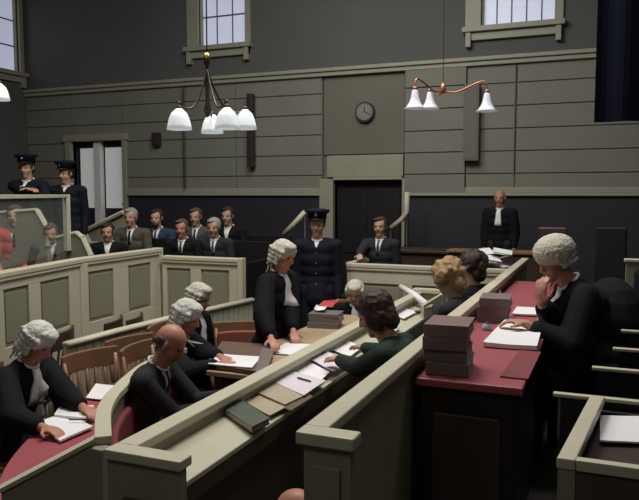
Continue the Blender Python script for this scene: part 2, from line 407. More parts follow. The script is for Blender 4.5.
# ------------------------------------------------------------------ curved barristers' desk and partition
cur = [PZ(a, b, 1.0).xy for a, b in [(94, 437), (95.5, 411), (104, 395), (112, 387), (122, 377), (141, 363), (166, 352), (178, 347)]]
def smooth_poly(pts, n=4):
    P = [Vector(p) for p in pts]; out = []
    for i in range(len(P)-1):
        p0 = P[max(i-1, 0)]; p1 = P[i]; p2 = P[i+1]; p3 = P[min(i+2, len(P)-1)]
        for k in range(n):
            t = k/n; out.append(.5*((2*p1)+(-p0+p2)*t+(2*p0-5*p1+4*p2-p3)*t*t+(-p0+3*p1-3*p2+p3)*t**3))
    out.append(P[-1]); return out
cv = smooth_poly(cur)
def offs(P, d):
    out = []
    for i in range(len(P)):
        t = (P[min(i+1, len(P)-1)]-P[max(i-1, 0)]).normalized(); out.append(P[i]+Vector((-t.y, t.x))*d)
    return out   # +d = left of travel = outward (-x)
cb = thing('curved_desk', 'curved cream topped partition with a red leather desk along its outer side', 'desk', (-2.4, 2.9, 0))
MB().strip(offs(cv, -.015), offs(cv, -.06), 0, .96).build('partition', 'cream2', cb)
MB().strip(offs(cv, .0), offs(cv, -.078), .96, 1.0).build('cap_rail', 'cream', cb, bevel=.006)
MB().strip(offs(cv, -.01), offs(cv, .44), .70, .74).build('desk_top', 'red', cb, bevel=.006)
MB().strip(offs(cv, -.065), offs(cv, -.11), .48, .88).build('leather_back', 'darkred', cb, bevel=.02)
MB().strip(offs(cv, -.065), offs(cv, -.40), .40, .47).build('leather_seat', 'redcloth', cb, bevel=.02)
MB().strip(offs(cv, -.06), offs(cv, -.36), 0, .40).build('seat_base', 'brownpaint', cb)
# end panel, top edge falls away from the partition
ea = Vector(cv[0]); eb = PZ(2, 489, .80); d = Vector((eb.x-ea.x, eb.y-ea.y)); L = d.length
T = frame((ea.x, ea.y, 0), math.atan2(d.y, d.x)); m_ = MB(); m_.m = T
m_.add([(0, -.02, 0), (L, -.02, 0), (L, -.02, .79), (0, -.02, .98), (0, .02, 0), (L, .02, 0), (L, .02, .79), (0, .02, .98)], [[0,1,2,3],[4,7,6,5],[0,4,5,1],[1,5,6,2],[2,6,7,3],[3,7,4,0]])
m_.build('end_panel', 'cream2', cb)
m_ = MB(); m_.m = T; m_.add([(0, -.03, .98), (L+.01, -.03, .79), (L+.01, .03, .79), (0, .03, .98), (0, -.03, 1.0), (L+.01, -.03, .81), (L+.01, .03, .81), (0, .03, 1.0)], [[0,1,2,3],[4,7,6,5],[0,4,5,1],[1,5,6,2],[2,6,7,3],[3,7,4,0]])
m_.build('end_cap', 'cream', cb)
m_ = MB(); m_.m = T; m_.box(.08, L-.06, .015, .028, .2, .68); m_.build('end_inset', 'brownpaint', cb)
MB().box(ea.x-.035, ea.x+.07, ea.y-.035, ea.y+.03, 0, .96).build('end_post', 'cream2', cb, bevel=.006)

# ------------------------------------------------------------------ clerks' desk with ridge
XR0, XR1 = -1.785, -1.69; XE = -1.465; YD0, YD1 = 2.13, 6.95
ck = thing('clerks_desk', 'long narrow cream clerks desk with raised ridge running from the foreground to the witness box', 'desk', (-1.6, 4.5, 0))
MB().box(XR0, XR1, YD0+.086, YD1-.101, 1.065, 1.105).build('ridge_cap', 'cream', ck, bevel=.006)
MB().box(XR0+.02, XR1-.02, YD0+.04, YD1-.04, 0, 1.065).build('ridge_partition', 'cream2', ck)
m_ = MB(); m_.add([(XR1-.02, YD0+.05, .985), (XE, YD0+.05, .965), (XE, YD1-.05, .965), (XR1-.02, YD1-.05, .985), (XR1-.02, YD0+.05, 1.01), (XE, YD0+.05, .99), (XE, YD1-.05, .99), (XR1-.02, YD1-.05, 1.01)], [[0,3,2,1],[4,5,6,7],[0,1,5,4],[1,2,6,5],[2,3,7,6],[3,0,4,7]])
m_.build('desk_top', 'desk', ck, bevel=.004)
MB().box(XR0+.0, XE+.02, YD0+.02, YD0+.06, 0, 1.065).build('near_end_panel', 'cream2', ck)
MB().box(XR0, XE+.03, YD0-.0, YD0+.085, 1.065, 1.105).build('near_end_cap', 'cream', ck, bevel=.005)
MB().box(XR0+.08, XE-.07, YD0+.005, YD0+.02, .3, .92).build('near_end_inset', 'brownpaint', ck, bevel=.004)
MB().box(XR0, XE+.0, YD1-.06, YD1, 0, 1.10).build('far_end_panel', 'cream2', ck)
MB().box(XR0, XE+.02, YD1-.10, YD1+.01, 1.10, 1.14).build('far_end_cap', 'cream', ck, bevel=.005)
MB().box(XE-.03, XE, YD1-.9, YD1-.06, .99, 1.11).build('far_side_ledge', 'cream', ck, bevel=.005)
MB().box(XE-.09, XE-.06, YD0+.06, YD1-.06, 0, .965).build('knee_panel', 'brownpaint', ck)
# two-tone lower apron
MB().box(XE-.03, XE-.005, YD0+.05, YD1-.06, .89, .966).build('apron', 'brownpaint', ck)

# ------------------------------------------------------------------ judge's bench
jx0, jx1 = -.828, -.750; jy0, jy1 = 1.83, 7.9; jz = 1.40
jb = thing('judicial_bench_screen', 'tall cream topped partition before the judge with a short return at its near end', 'partition', (-.71, 4.5, 0))
MB().box(jx0, jx1, jy0+.076, jy1, jz-.04, jz).build('cap_rail', 'cream', jb, bevel=.006)
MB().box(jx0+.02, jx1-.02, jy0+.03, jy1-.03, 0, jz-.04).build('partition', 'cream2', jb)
MB().box(jx0, -.645, jy0, jy0+.075, jz-.04, jz).build('return_cap', 'cream', jb, bevel=.006)
MB().box(jx0+.02, -.66, jy0+.02, jy0+.055, 0, jz-.04).build('return_panel', 'cream2', jb)
MB().box(jx0+.05, -.69, jy0+.008, jy0+.022, .7, 1.3).build('return_inset', 'cream2', jb, bevel=.004)
MB().box(jx0+.002, jx0+.02, jy0+.06, jy1-.03, .25, .5).build('skirting', 'brownpaint', jb)
jd = thing('judges_desk', 'red leather topped judges desk with its shaded front coloured black', 'desk', (-.48, 4.6, .5))
MB().box(jx1+.006, -.29, 2.92, 6.6, 1.265, 1.30).build('leather_top', 'red', jd, bevel=.006)
MB().box(jx1+.03, -.31, 2.95, 2.99, .5, 1.264).build('end_panel', 'darkpanel', jd)  # near-black colour carries the shade of the unlit desk end
MB().box(-.37, -.33, 3.0, 6.57, .5, 1.264).build('knee_panel', 'darkpanel', jd)
MB().box(jx1+.03, -.3, 6.53, 6.57, .5, 1.264).build('far_end_panel', 'darkpanel', jd)
m_ = MB(); m_.box(jx1+.08, -.38, 2.935, 2.951, .65, 1.15); m_.build('end_inset', 'darkwood', jd, bevel=.006)

# witness box
wz = 1.33
W0 = PZ(346, 264, wz); wy = 7.30
w0x = PY(346, 264, wy).x; w1x = -.86
wx = thing('witness_box', 'cream panelled witness box in front of the dark doorway', 'witness box', ((w0x+w1x)/2, wy, 0))
wallpanel(wx, (w0x+.02, wy), (w1x, wy), 0, wz-.045, [(.10, .36), (.42, .68), (.74, .95)], pz=(.4, .17), side=1, capw=.10)
wallpanel(wx, (w0x+.02, 8.3), (w0x+.02, wy+.06), 0, wz-.045, [(.12, .88)], pz=(.4, .17), side=1, capw=.1)
# bench ledge beyond
# right-hand box
rb = thing('clerk_box', 'small cream edged box in the bottom right corner holding papers', 'panelled box', (.3, 2.5, .5))
MB().strip([(-.112, 2.18), (-.03, 2.93)], [(-.058, 2.18), (.024, 2.93)], 1.265, 1.30).build('cap_rail', 'cream', rb, bevel=.005)
MB().box(-.056, 1.3, 2.18, 2.215, 1.265, 1.30).build('front_cap', 'cream', rb, bevel=.004)
MB().strip([(-.095, 2.21), (-.013, 2.92)], [(-.075, 2.21), (.007, 2.92)], .5, 1.265).build('side_panel', 'cream2', rb)
MB().box(-.056, 1.3, 2.19, 2.21, .5, 1.265).build('front_panel', 'brownpaint', rb)
MB().box(-.108, -.058, 2.185, 2.208, .5, 1.265).build('corner_stile', 'cream2', rb)
MB().prism([(-.05, 2.36), (1.3, 2.36), (1.3, 2.95), (.01, 2.95)], 1.19, 1.21).build('shelf', 'darkwood', rb)
MB().box(.01, 1.3, 2.95, 2.975, .5, 1.23).build('back_panel', 'darkpanel', rb)
# dark pews beyond with pale ledges
for (px, py), y, lab in (((553, 393), 3.02, 'nearest pale ledged dark pew at the right edge, just behind the corner box'),
                     ((592, 367), 3.40, 'second pale ledged dark pew at the right edge'),
                     ((613, 348), 3.78, 'third pale ledged dark pew at the right edge, beside the judge'),
                     ((621, 330), 4.16, 'farthest pale ledged dark pew at the right edge')):
    pt = PY(px, py, y); x0 = pt.x; z = pt.z
    r = thing('pew', lab, 'pew', (x0+.6, y, .5))
    MB().box(x0, 1.6, y, y+.035, z-.016, z).build('ledge', 'cream', r, bevel=.004)
    MB().box(x0+.03, 1.6, y+.008, y+.03, .5, z-.016).build('back_panel', 'darkpanel', r)
for zz in (0,):
    r = thing('green_screen_post', 'pale green upright panel at the right edge behind the pews', 'panel', (PY(632, 290, 5.2).x, 5.2, .5))
    a = PY(626, 262, 5.2); MB().box(a.x, a.x+.5, 5.2, 5.26, .5, a.z).build('board', 'greenpost', r, bevel=.004)
    MB().box(a.x-.012, a.x+.51, 5.19, 5.27, a.z, a.z+.02).build('cap', 'cream', r, bevel=.004)

# ------------------------------------------------------------------ barristers' table
tb = thing('barristers_table', 'tan topped barristers table between the seated barristers and the desk ridge', 'table', (-2.12, 4.9, 0))
TX0, TX1, TY0, TY1 = -2.44, -1.84, 3.95, 6.35; TZ = .92
MB().box(TX0, TX1, TY0, TY1, TZ-.035, TZ).build('table_top', 'tan', tb, bevel=.006)
MB().box(TX0+.06, TX1-.06, TY0+.06, TY1-.06, TZ-.13, TZ-.035).build('apron', 'darkwood', tb)
for a in (TX0+.04, TX1-.10):
    for b in (TY0+.04, TY1-.10): MB().box(a, a+.06, b, b+.06, 0, TZ-.035).build('leg', 'darkwood', tb, bevel=.005)

# ------------------------------------------------------------------ chairs
def chair(label, loc, look, group=None, leather=False, z=0, dark=False):
    th = math.atan2(-look[0], look[1]); wm = 'darkwood' if dark else 'wood'
    r = thing('leather_chair' if leather else 'wooden_chair', label, 'chair', (loc[0], loc[1], z), th, group)
    sm = 'redcloth' if leather else wm
    m = MB(); m.prism([(-.21, -.18), (.21, -.18), (.23, .22), (-.23, .22)], .41, .445); m.build('seat', sm, r, bevel=.01, world=False)
    for s in (-1, 1):
        MB().tube([(s*.19, .19, .41), (s*.20, .20, 0)], [.022, .017], n=8).build('leg', wm, r, True, world=False)
        MB().tube([(s*.18, -.16, .41), (s*.19, -.21, 0)], [.022, .017], n=8).build('leg', wm, r, True, world=False)
        MB().tube([(s*.18, -.165, .43), (s*.20, -.20, .70), (s*.215, -.24, .93)], [.02, .018, .018], n=8).build('back_post', wm, r, True, world=False)
    m = MB()
    N = 8
    A = []; B = []
    for i in range(N+1):
        u = -1+2*i/N; yy = -.24-.05*(1-u*u); A.append((u*.235, yy-.013)); B.append((u*.235, yy+.013))
    m.strip(A, B, .84, .98); m.build('crest_rail', wm, r, bevel=.008, world=False)
    if leather:
        A = [(p[0]*.85, p[1]+.01) for p in B]; B2 = [(p[0]*.85, p[1]+.045) for p in B]
        MB().strip(A, B2, .55, .90).build('back_pad', 'redcloth', r, bevel=.012, world=False)
        for s in (-1, 1):
            MB().tube([(s*.215, -.22, .68), (s*.27, -.02, .66), (s*.25, .16, .64)], .02, n=8).build('arm', wm, r, True, world=False)
            MB().tube([(s*.25, .14, .64), (s*.22, .14, .43)], .014, n=8).build('arm_post', wm, r, True, world=False)
    else:
        for i in range(5):
            u = (-.62+.31*i); MB().tube([(u*.21, -.17, .44), (u*.23, -.225-.03*(1-u*u), .68), (u*.235, -.25-.04*(1-u*u), .88)], [.016, .021, .016], n=6, flat=.5).build('slat', wm, r, True, world=False)
    MB().tube([(-.195, 0, .2), (.195, 0, .2)], .011, n=6).build('stretcher', wm, r, True, world=False)
    return r

# ------------------------------------------------------------------ people
def remesh(mb, vox, sm=3, name='body', disp=0, fr=30):
    me = mb.mesh('tmp'); o = bpy.data.objects.new('tmp', me); C.objects.link(o)
    r = o.modifiers.new('r', 'REMESH'); r.mode = 'VOXEL'; r.voxel_size = vox
    if sm: s = o.modifiers.new('s', 'SMOOTH'); s.factor = .5; s.iterations = sm
    dg = bpy.context.evaluated_depsgraph_get()
    out = bpy.data.meshes.new_from_object(o.evaluated_get(dg)); out.name = name
    bpy.data.objects.remove(o); bpy.data.meshes.remove(me)
    for v in out.vertices:
        if disp: v.co += v.normal*(noise.noise(v.co*fr)*disp)
    for p in out.polygons: p.use_smooth = True
    return out
def link(me, name, m, parent):
    me.materials.clear(); me.materials.append(M[m]); o = bpy.data.objects.new(name, me); C.objects.link(o); o.parent = parent
    return o
def Rx(a): return Matrix.Rotation(a, 3, 'X')
def Rz(a): return Matrix.Rotation(a, 3, 'Z')
def ik(S, T, L1, L2, hint):
    d = T-S; D = d.length; mx = (L1+L2)*.985
    if D > mx: T = S+d*(mx/D); d = T-S; D = mx
    a = (L1*L1-L2*L2+D*D)/(2*D); h = math.sqrt(max(L1*L1-a*a, 1e-6)); u = d/D
    hp = hint-u*hint.dot(u); hp.normalize()
    return S+u*a+hp*h, T
def hand(mb, w, fd, nrm, side, curl=.5, k=1.0):
    """palm + four unequal fingers + thumb; fd finger direction, nrm palm normal (towards what it touches)"""
    fd = fd.normalized(); nrm = (nrm-fd*nrm.dot(fd)).normalized(); lat = fd.cross(nrm)*side   # towards thumb side
    pc = w+fd*.045*k
    R = Matrix((lat, fd, nrm)).transposed()
    mb.ell(pc, (.040*k, .052*k, .016*k), R, 12, 8); mb.rc(w, pc, .023*k, .022*k, 8)
    for i, (off, ln) in enumerate(((.030, .068), (.010, .078), (-.011, .072), (-.030, .056))):
        b = w+fd*.078*k+lat*off*k; c1 = curl*.6; c2 = curl*1.5
        d1 = fd*math.cos(c1)+nrm*math.sin(c1)+lat*off*2.0; d2 = fd*math.cos(c2)+nrm*math.sin(c2)+lat*off*1.2
        m1 = b+d1.normalized()*ln*.5*k; m2 = m1+d2.normalized()*ln*.5*k
        mb.rc(b-fd*.02*k, b, .0095*k, .0095*k, 8); mb.rc(b, m1, .0095*k, .0085*k, 8); mb.rc(m1, m2, .0085*k, .007*k, 8)
    b = w+fd*.022*k+lat*.028*k; m1 = b+(fd*.6+lat*.75+nrm*.25).normalized()*.038*k; m2 = m1+(fd*.95+lat*.25+nrm*.35).normalized()*.030*k
    mb.rc(b, m1, .013*k, .0105*k, 8); mb.rc(m1, m2, .0105*k, .0085*k, 8)

def person(label, px, py, depth, floor, look, pose='sit', lean=8, hp=0, hy=0, hands=(None, None), outfit='suit', cloth='charcoal', hair='short', hairm='hair_dark',
           vox=.012, shirt=True, tie='charcoal', skin='skin', group=None, handn=(None, None), seatchair=None, female=False, extra=None, name='person', rot_hair=0, curl=.5, tieon=True, headtop=.115, glasses=False, elbow_out=.5, hair_top=.0):
    top = PD(px, py, depth)
    th = math.atan2(-look[0], look[1])
    lean = math.radians(lean); hp = math.radians(hp); hy = math.radians(hy)
    hipz = .53 if pose == 'sit' else .93
    hip = Vector((0, 0, hipz)); d1 = Vector((0, math.sin(lean*.6), math.cos(lean*.6))); d2 = Vector((0, math.sin(lean*1.3), math.cos(lean*1.3)))
    chest = hip+d1*.26; sh = chest+d2*.21; nd = Vector((0, math.sin(lean+hp*.35), math.cos(lean+hp*.35)))
    nb = sh+nd*.06; hc = sh+nd*.20+Vector((0, .015, 0))
    HR = Rz(hy) @ Rx(-hp)
    ht = hc+HR @ Vector((0, 0, headtop+hair_top))
    s = (top.z-floor)/ht.z
    off = Rz(th) @ (Vector((ht.x, ht.y, 0))*s)
    loc = Vector((top.x-off.x, top.y-off.y, floor))
    root = thing(name, label, 'person', loc, th, group)
    inv = Rz(-th)
    def tolocal(p): return (inv @ (Vector(p)-loc))/s
    shx = .165 if female else .18
    SJ = [sh+Vector((sx*shx, 0, -.01)) for sx in (-1, 1)]
    wr = []; el = []
    for i, sx in enumerate((-1, 1)):
        if hands[i] is None:
            T = Vector((sx*.12, .30, hip.z+.10)) if pose == 'sit' else Vector((sx*.215, .06, .80))
        elif isinstance(hands[i], str) and hands[i] == 'local': T = None
        else: T = tolocal(hands[i])
        hint = Vector((sx*(.15 if hands[i] is None and pose == 'stand' else elbow_out), -.5, -.8))
        e, w = ik(SJ[i], T, .29, .25, hint); el.append(e); wr.append(w)
    hj = [hip+Vector((sx*.09, 0, 0)) for sx in (-1, 1)]
    if pose == 'sit':
        kn = [Vector((sx*.10, .42, .50)) for sx in (-1, 1)]; an = [Vector((sx*.11, .42, .09)) for sx in (-1, 1)]
    else:
        kn = [Vector((sx*.095, .02, .50)) for sx in (-1, 1)]; an = [Vector((sx*.10, 0, .09)) for sx in (-1, 1)]
    def torso(b, g=0, shs=1):
        for a, r in ((hip, (.155, .105, .10)), (hip+d1*.10, (.145, .10, .10)), (chest-d1*.04, (.150, .105, .11)), (chest+d2*.06, (.165, .112, .11)), (sh-d2*.045, (.165, .095, .08))):
            b.ell(a, (r[0]+g, r[1]+g, r[2]+g), Rx(-lean), 16, 10)
        b.rc(SJ[0], SJ[1], .055+g, .055+g)
        b.rc(sh+nd*.01, SJ[0]+Vector((0, 0, .012)), .055+g, .042+g); b.rc(sh+nd*.01, SJ[1]+Vector((0, 0, .012)), .055+g, .042+g)
    # ---- body
    b = MB(); torso(b, -.006)
    b.rc(sh, hc-nd*.05, .056, .053)
    for i in (0, 1):
        b.rc(SJ[i], el[i], .048, .038); b.rc(el[i], wr[i], .038, .026)
        fd = (wr[i]-el[i]).normalized(); nn = Vector((0, 0, -1)) if pose == 'sit' or hands[i] is not None else Vector(((1, -1)[i], 0, 0))
        if handn[i] is not None:
            q = handn[i]; nn = Vector(q[1]); fd = Vector(q[0])
            fd = inv @ fd; nn = inv @ nn
        elif hands[i] is not None: fd = Vector((fd.x, fd.y, fd.z*.3)).normalized()
        if abs(fd.dot(nn)) > .95: nn = Vector((0, 1, 0))
        hand(b, wr[i], fd, nn, (1, -1)[i]*1, curl)
        b.rc(hj[i], kn[i], .078, .056); b.rc(kn[i], an[i], .054, .036)
        b.rc(an[i], an[i]+Vector((0, .13, -.05)), .036, .03)
    def hw(p): return hc+HR @ Vector(p)
    b.ell(hw((0, -.012, .025)), (.074, .092, .088), HR, 20, 14)
    b.ell(hw((0, .012, -.035)), (.058, .072, .075), HR, 18, 12)
    b.ell(hw((0, .052, -.095)), (.028, .026, .020), HR)          # chin
    b.ell(hw((0, .070, .024)), (.046, .014, .012), HR)          # brow
    for sx in (-1, 1):
        b.ell(hw((sx*.036, .052, -.032)), (.021, .020, .020), HR)   # cheek
        b.ell(hw((sx*.077, -.008, -.008)), (.009, .020, .032), HR @ Rz(sx*-.3))    # ear
    b.rc(hw((0, .080, .012)), hw((0, .098, -.028)), .0085, .0115)  # nose
    b.ell(hw((0, .094, -.031)), (.017, .010, .008), HR)
    b.ell(hw((0, .076, -.060)), (.023, .010, .008), HR)          # lips
    me = remesh(b, vox, 2 if vox < .01 else 1, 'body')
    me.transform(Matrix.Scale(s, 4)); bo = link(me, 'body', skin, root); me.materials.append(M['lip'])
    for p in me.polygons:
        q = HR.transposed() @ (p.center/s-hc)
        if abs(q.x) < .020 and abs(q.z+.061) < .007 and q.y > .076: p.material_index = 1
    for sx in (-1, 1):
        m = MB(); m.ell(hw((sx*.029, .0685, .002))*s, (.0105*s, .0085*s, .0050*s), HR, 10, 8); m.build('eye', 'eye', root, True, world=False)
    def fin(mb, name, m, v=None, sm=2, disp=0, fr=30):
        me = remesh(mb, v or vox*1.15, sm, name, disp, fr); me.transform(Matrix.Scale(s, 4)); return link(me, name, m, root)
    # ---- clothes
    gown = outfit in ('gown', 'judge')
    c = MB(); torso(c, .014)
    for i in (0, 1):
        if gown:
            fdn = Vector((0, 0, -1))
            c.rc(SJ[i], el[i], .075, .085); wq = el[i]+(wr[i]-el[i])*.72
            c.rc(el[i], wq, .085, .055)
            c.rc(el[i]+fdn*.02, el[i]+fdn*.16+Vector((0, -.02, 0)), .08, .045); 
        else:
            c.rc(SJ[i], el[i], .064, .054); c.rc(el[i], el[i]+(wr[i]-el[i])*.92, .054, .039)
    if gown or outfit == 'coat':
        if pose == 'stand':
            c.lathe([(.19, .62), (.25, .55), (.27, .22), (.26, .20), (.15, .2)], (0, -.03, 0), 16, (1, .75)) if False else None
            for z0 in range(7): 
                zz = .22+z0*.11; c.ell((0, -.03, zz), (.25-.012*z0, .19-.009*z0, .10), None, 16, 8)
        else:
            c.ell((0, .16, .55), (.21, .26, .10)); c.ell((0, -.06, .55), (.23, .17, .22)); c.ell((0, .36, .42), (.20, .10, .20))
        c.rc(sh+Vector((0, -.03, .0)), sh+nd*.02+Vector((0, -.03, 0)), .072, .058)
    else:
        c.rc(hip, hip+Vector((0, .02, -.06)), .15, .14)
    if outfit == 'judge':
        c.ell((0, -.04, .74), (.24, .18, .30)); c.ell((0, -.02, .60), (.29, .26, .18)); c.ell(sh+Vector((0, -.04, -.05)), (.225, .13, .10))
    nm = {'gown': 'gown', 'judge': 'robe', 'police': 'tunic', 'coat': 'coat', 'jumper': 'jumper'}.get(outfit, 'jacket')
    co = fin(c, nm, cloth, sm=3)
    bvh = BVHTree.FromPolygons([v.co for v in co.data.vertices], [list(p.vertices) for p in co.data.polygons])
    t = MB()
    for i in (0, 1): t.rc(hj[i], kn[i], .095, .072); t.rc(kn[i], an[i]+Vector((0, 0, .03)), .068, .055)
    t.rc(hj[0], hj[1], .105, .105); fin(t, 'trousers', 'charcoal' if cloth not in ('navy',) else 'navy', v=.016)
    for i in (0, 1):
        m = MB(); a = an[i]; m.ell(Vector((a.x, a.y+.07, .04))*s, (.045*s, .13*s, .04*s)); m.rc(Vector((a.x, a.y, .05))*s, Vector((a.x, a.y, .1))*s, .045*s, .045*s); m.build('shoe', 'black', root, True, world=False)
    # ---- collar, shirt front, tie : shaped along the chest surface
    def chestpt(x, t):   # t 0 at neck, 1 lower chest
        base = sh+nd*.035 if t < .12 else sh
        k = t; p = (sh+nd*.02)*(1-k)+(chest-d1*.02)*k
        fw = Vector((0, math.cos(lean), -math.sin(lean)))
        q = p+Vector((x, 0, 0)); h = bvh.ray_cast((q+fw*(.26 if outfit == 'judge' else .20))*s, -fw)
        if h[0] is None or (h[0]/s-q).dot(fw) < .03: return q+fw*.10
        return h[0]/s+fw*.003
    def bib(w0, w1, t0, t1, name, m, lift=.0, n=6, nx=4):
        mb_ = MB(); fw = Vector((0, math.cos(lean), -math.sin(lean))); rows = []
        for j in range(n+1):
            tt = t0+(t1-t0)*j/n; ww = w0+(w1-w0)*j/n; rows.append([chestpt(-ww+2*ww*i/nx, tt)+fw*lift for i in range(nx+1)])
        vs = [p for r_ in rows for p in r_]; k = len(vs); vs += [p-fw*.014 for p in vs]
        fs = []
        for j in range(n):
            for i in range(nx):
                a = j*(nx+1)+i; fs += [[a, a+1, a+nx+2, a+nx+1], [k+a, k+a+nx+1, k+a+nx+2, k+a+1]]
        for j in range(n):
            for i in (0, nx): a = j*(nx+1)+i; fs.append([a, a+nx+1, k+a+nx+1, k+a] if i == 0 else [a, k+a, k+a+nx+1, a+nx+1])
        for i in range(nx):
            a = i; fs.append([a, k+a, k+a+1, a+1]); a = n*(nx+1)+i; fs.append([a, a+1, k+a+1, k+a])
        mb_.add([p*s for p in vs], fs); return mb_.build(name, m, root, True, world=False)
    if shirt:
        m = MB(); q = [sh+nd*.062+Rx(-lean) @ Vector((math.cos(a)*.060, math.sin(a)*.062, -.020*math.sin(a))) for a in [2*PI*k/16 for k in range(17)]]
        m.tube([p*s for p in q], .009*s, n=8, caps=True); m.build('collar', 'white', root, True, world=False)
        if outfit == 'police': bib(.03, .006, -.10, .16, 'shirt_front', 'white', lift=.002)
        elif gown: bib(.026, .050, -.12, .85, 'white_bands', 'white', lift=.012)
        elif outfit != 'jumper':
            bib(.046, .010, -.14, .58, 'shirt_front', 'white', lift=.002)
            if tieon: bib(.012, .015, -.10, .57, 'tie', tie, lift=.010)
    if outfit == 'judge':
        for sx in (1,):
            m = MB(); m.tube([(sh+Vector((sx*.06, .07, .05)))*s, (sh+Vector((sx*.075, .125, -.05)))*s, (chest+Vector((sx*.09, .15, -.02)))*s, (hip+Vector((sx*.10, .17, .06)))*s], [.03*s, .04*s, .045*s, .045*s], n=8, flat=.4); m.build('scarlet_facing', 'pinkred', root, True, world=False)
    # ---- hair
    g = MB()
    if hair in ('wig', 'benchwig'):
        g.ell(hw((0, -.020, .042)), (.094, .102, .090), HR, 20, 12)
        g.ell(hw((0, .028, .085)), (.070, .060, .036), HR, 16, 8)
        for sx in (-1, 1):
            for k in range(3 if hair == 'benchwig' else 4):
                for yy in (-.055, -.012, .022)[:3 if k < 2 else 2]:
                    g.rc(hw((sx*.078, yy-.014, .045-.034*k)), hw((sx*.086, yy+.014, .045-.034*k)), .0185, .0185, 8)
        for k in range(3 if hair == 'benchwig' else 5):
            for xx in (-.05, -.017, .017, .05):
                g.rc(hw((xx-.012, -.103+.004*k, .045-.034*k)), hw((xx+.012, -.103+.004*k, .045-.034*k)), .019, .019, 8)
        if hair == 'benchwig': g.ell(hw((0, -.02, .052)), (.112, .122, .092), HR)
        for sx in (-1, 1) if hair == 'wig' else (): g.rc(hw((sx*.02, -.10, -.12)), hw((sx*.025, -.105, -.19)), .012, .007, 8)
        fin(g, 'wig', hairm, v=max(.007, vox*.8), sm=1, disp=.004 if hair == 'wig' else .0025, fr=60)
    elif hair == 'curly':
        g.ell(hw((0, -.025, .045)), (.105, .112, .100), HR, 20, 12)
        for i in range(46):
            a = random.uniform(0, 2*PI); u = random.uniform(-.5, 1); r_ = math.sqrt(1-u*u)
            v = Vector((r_*math.cos(a), r_*math.sin(a), u))
            if v.y > .62 and v.z < .62: continue
            g.ell(hw((v.x*.098, v.y*.105-.025, v.z*.095+.035)), (.03, .03, .03), None, 8, 6)
        g.ell(hw((0, -.07, -.05)), (.08, .05, .07), HR)
        fin(g, 'hair', hairm, v=max(.009, vox), sm=1, disp=.007, fr=40)
    elif hair == 'bob':
        g.ell(hw((0, -.028, .042)), (.093, .100, .092), HR, 20, 12)
        for sx in (-1, 1): g.ell(hw((sx*.072, -.025, -.025)), (.028, .06, .07), HR)
        g.ell(hw((0, -.078, -.035)), (.07, .042, .08), HR); g.ell(hw((0, .04, .075)), (.06, .045, .03), HR)
        fin(g, 'hair', hairm, v=max(.009, vox), sm=1, disp=.007, fr=45)
    elif hair == 'bald':
        for sx in (-1, 1): g.ell(hw((sx*.068, -.035, .0)), (.016, .05, .035), HR)
        g.ell(hw((0, -.085, -.012)), (.06, .026, .042), HR)
        fin(g, 'hair', hairm, v=max(.008, vox*.8), sm=1, disp=.003)
    elif hair in ('short', 'beard', 'cap'):
        g.ell(hw((0, -.028, .036)), (.084, .090, .086), HR, 20, 12); g.ell(hw((0, -.07, -.03)), (.062, .04, .05), HR)
        g.ell(hw((.015, .035, .085)), (.055, .045, .025), HR)
        for sx in (-1, 1): g.ell(hw((sx*.072, .012, .012)), (.010, .02, .03), HR)
        if hair == 'beard': g.ell(hw((0, .05, -.088)), (.05, .045, .038), HR)
        fin(g, 'hair', hairm, v=max(.008, vox*.8), sm=1, disp=.004, fr=50)
    if hair == 'cap':
        m = MB(); m.m = Matrix.Scale(s, 4) @ Matrix.Translation(hc) @ HR.to_4x4() @ Matrix.Translation((0, -.01, .055)) @ Matrix.Rotation(.12, 4, 'X')
        m.lathe([(.092, 0), (.094, .05), (.128, .075), (.125, .092), (.06, .105), (.001, .106)], n=24, squash=(1, 1.08)); cap = m.build('cap', cloth, root, True, world=False)
        m2 = MB(); m2.m = m.m.copy(); N = 10
        A = [(.088*math.sin(t), .094*math.cos(t)) for t in [-1.1+2.2*i/N for i in range(N+1)]]; B = [(.095*math.sin(t), .094*math.cos(t)+.055*math.cos(t*1.35)) for t in [-1.1+2.2*i/N for i in range(N+1)]]
        m2.strip(A, B, -.006, .003); m2.build('peak', 'ink', cap, True, world=False)
        m3 = MB(); m3.m = m.m.copy(); m3.ell((0, .108, .042), (.016, .008, .02)); m3.build('cap_badge', 'silver', cap, True, world=False)
        bib_ = None
    if outfit == 'police':
        m = MB()
        for k in range(4):
            fw = Vector((0, math.cos(lean), -math.sin(lean))); p = sh*(1-.22*k-.15)+hip*(.22*k+.15)+fw*.128; m.ell(p*s, (.006*s, .004*s, .006*s), None, 8, 6)
        m.build('buttons', 'silver', root, True, world=False)
    if seatchair is not None:
        seatchair = dict(seatchair); lab = seatchair.pop('label')
        zc = floor+hip.z*s-.53+.0
        chair(lab, (loc.x, loc.y), look, z=floor, **seatchair)
    return root

V = Vector
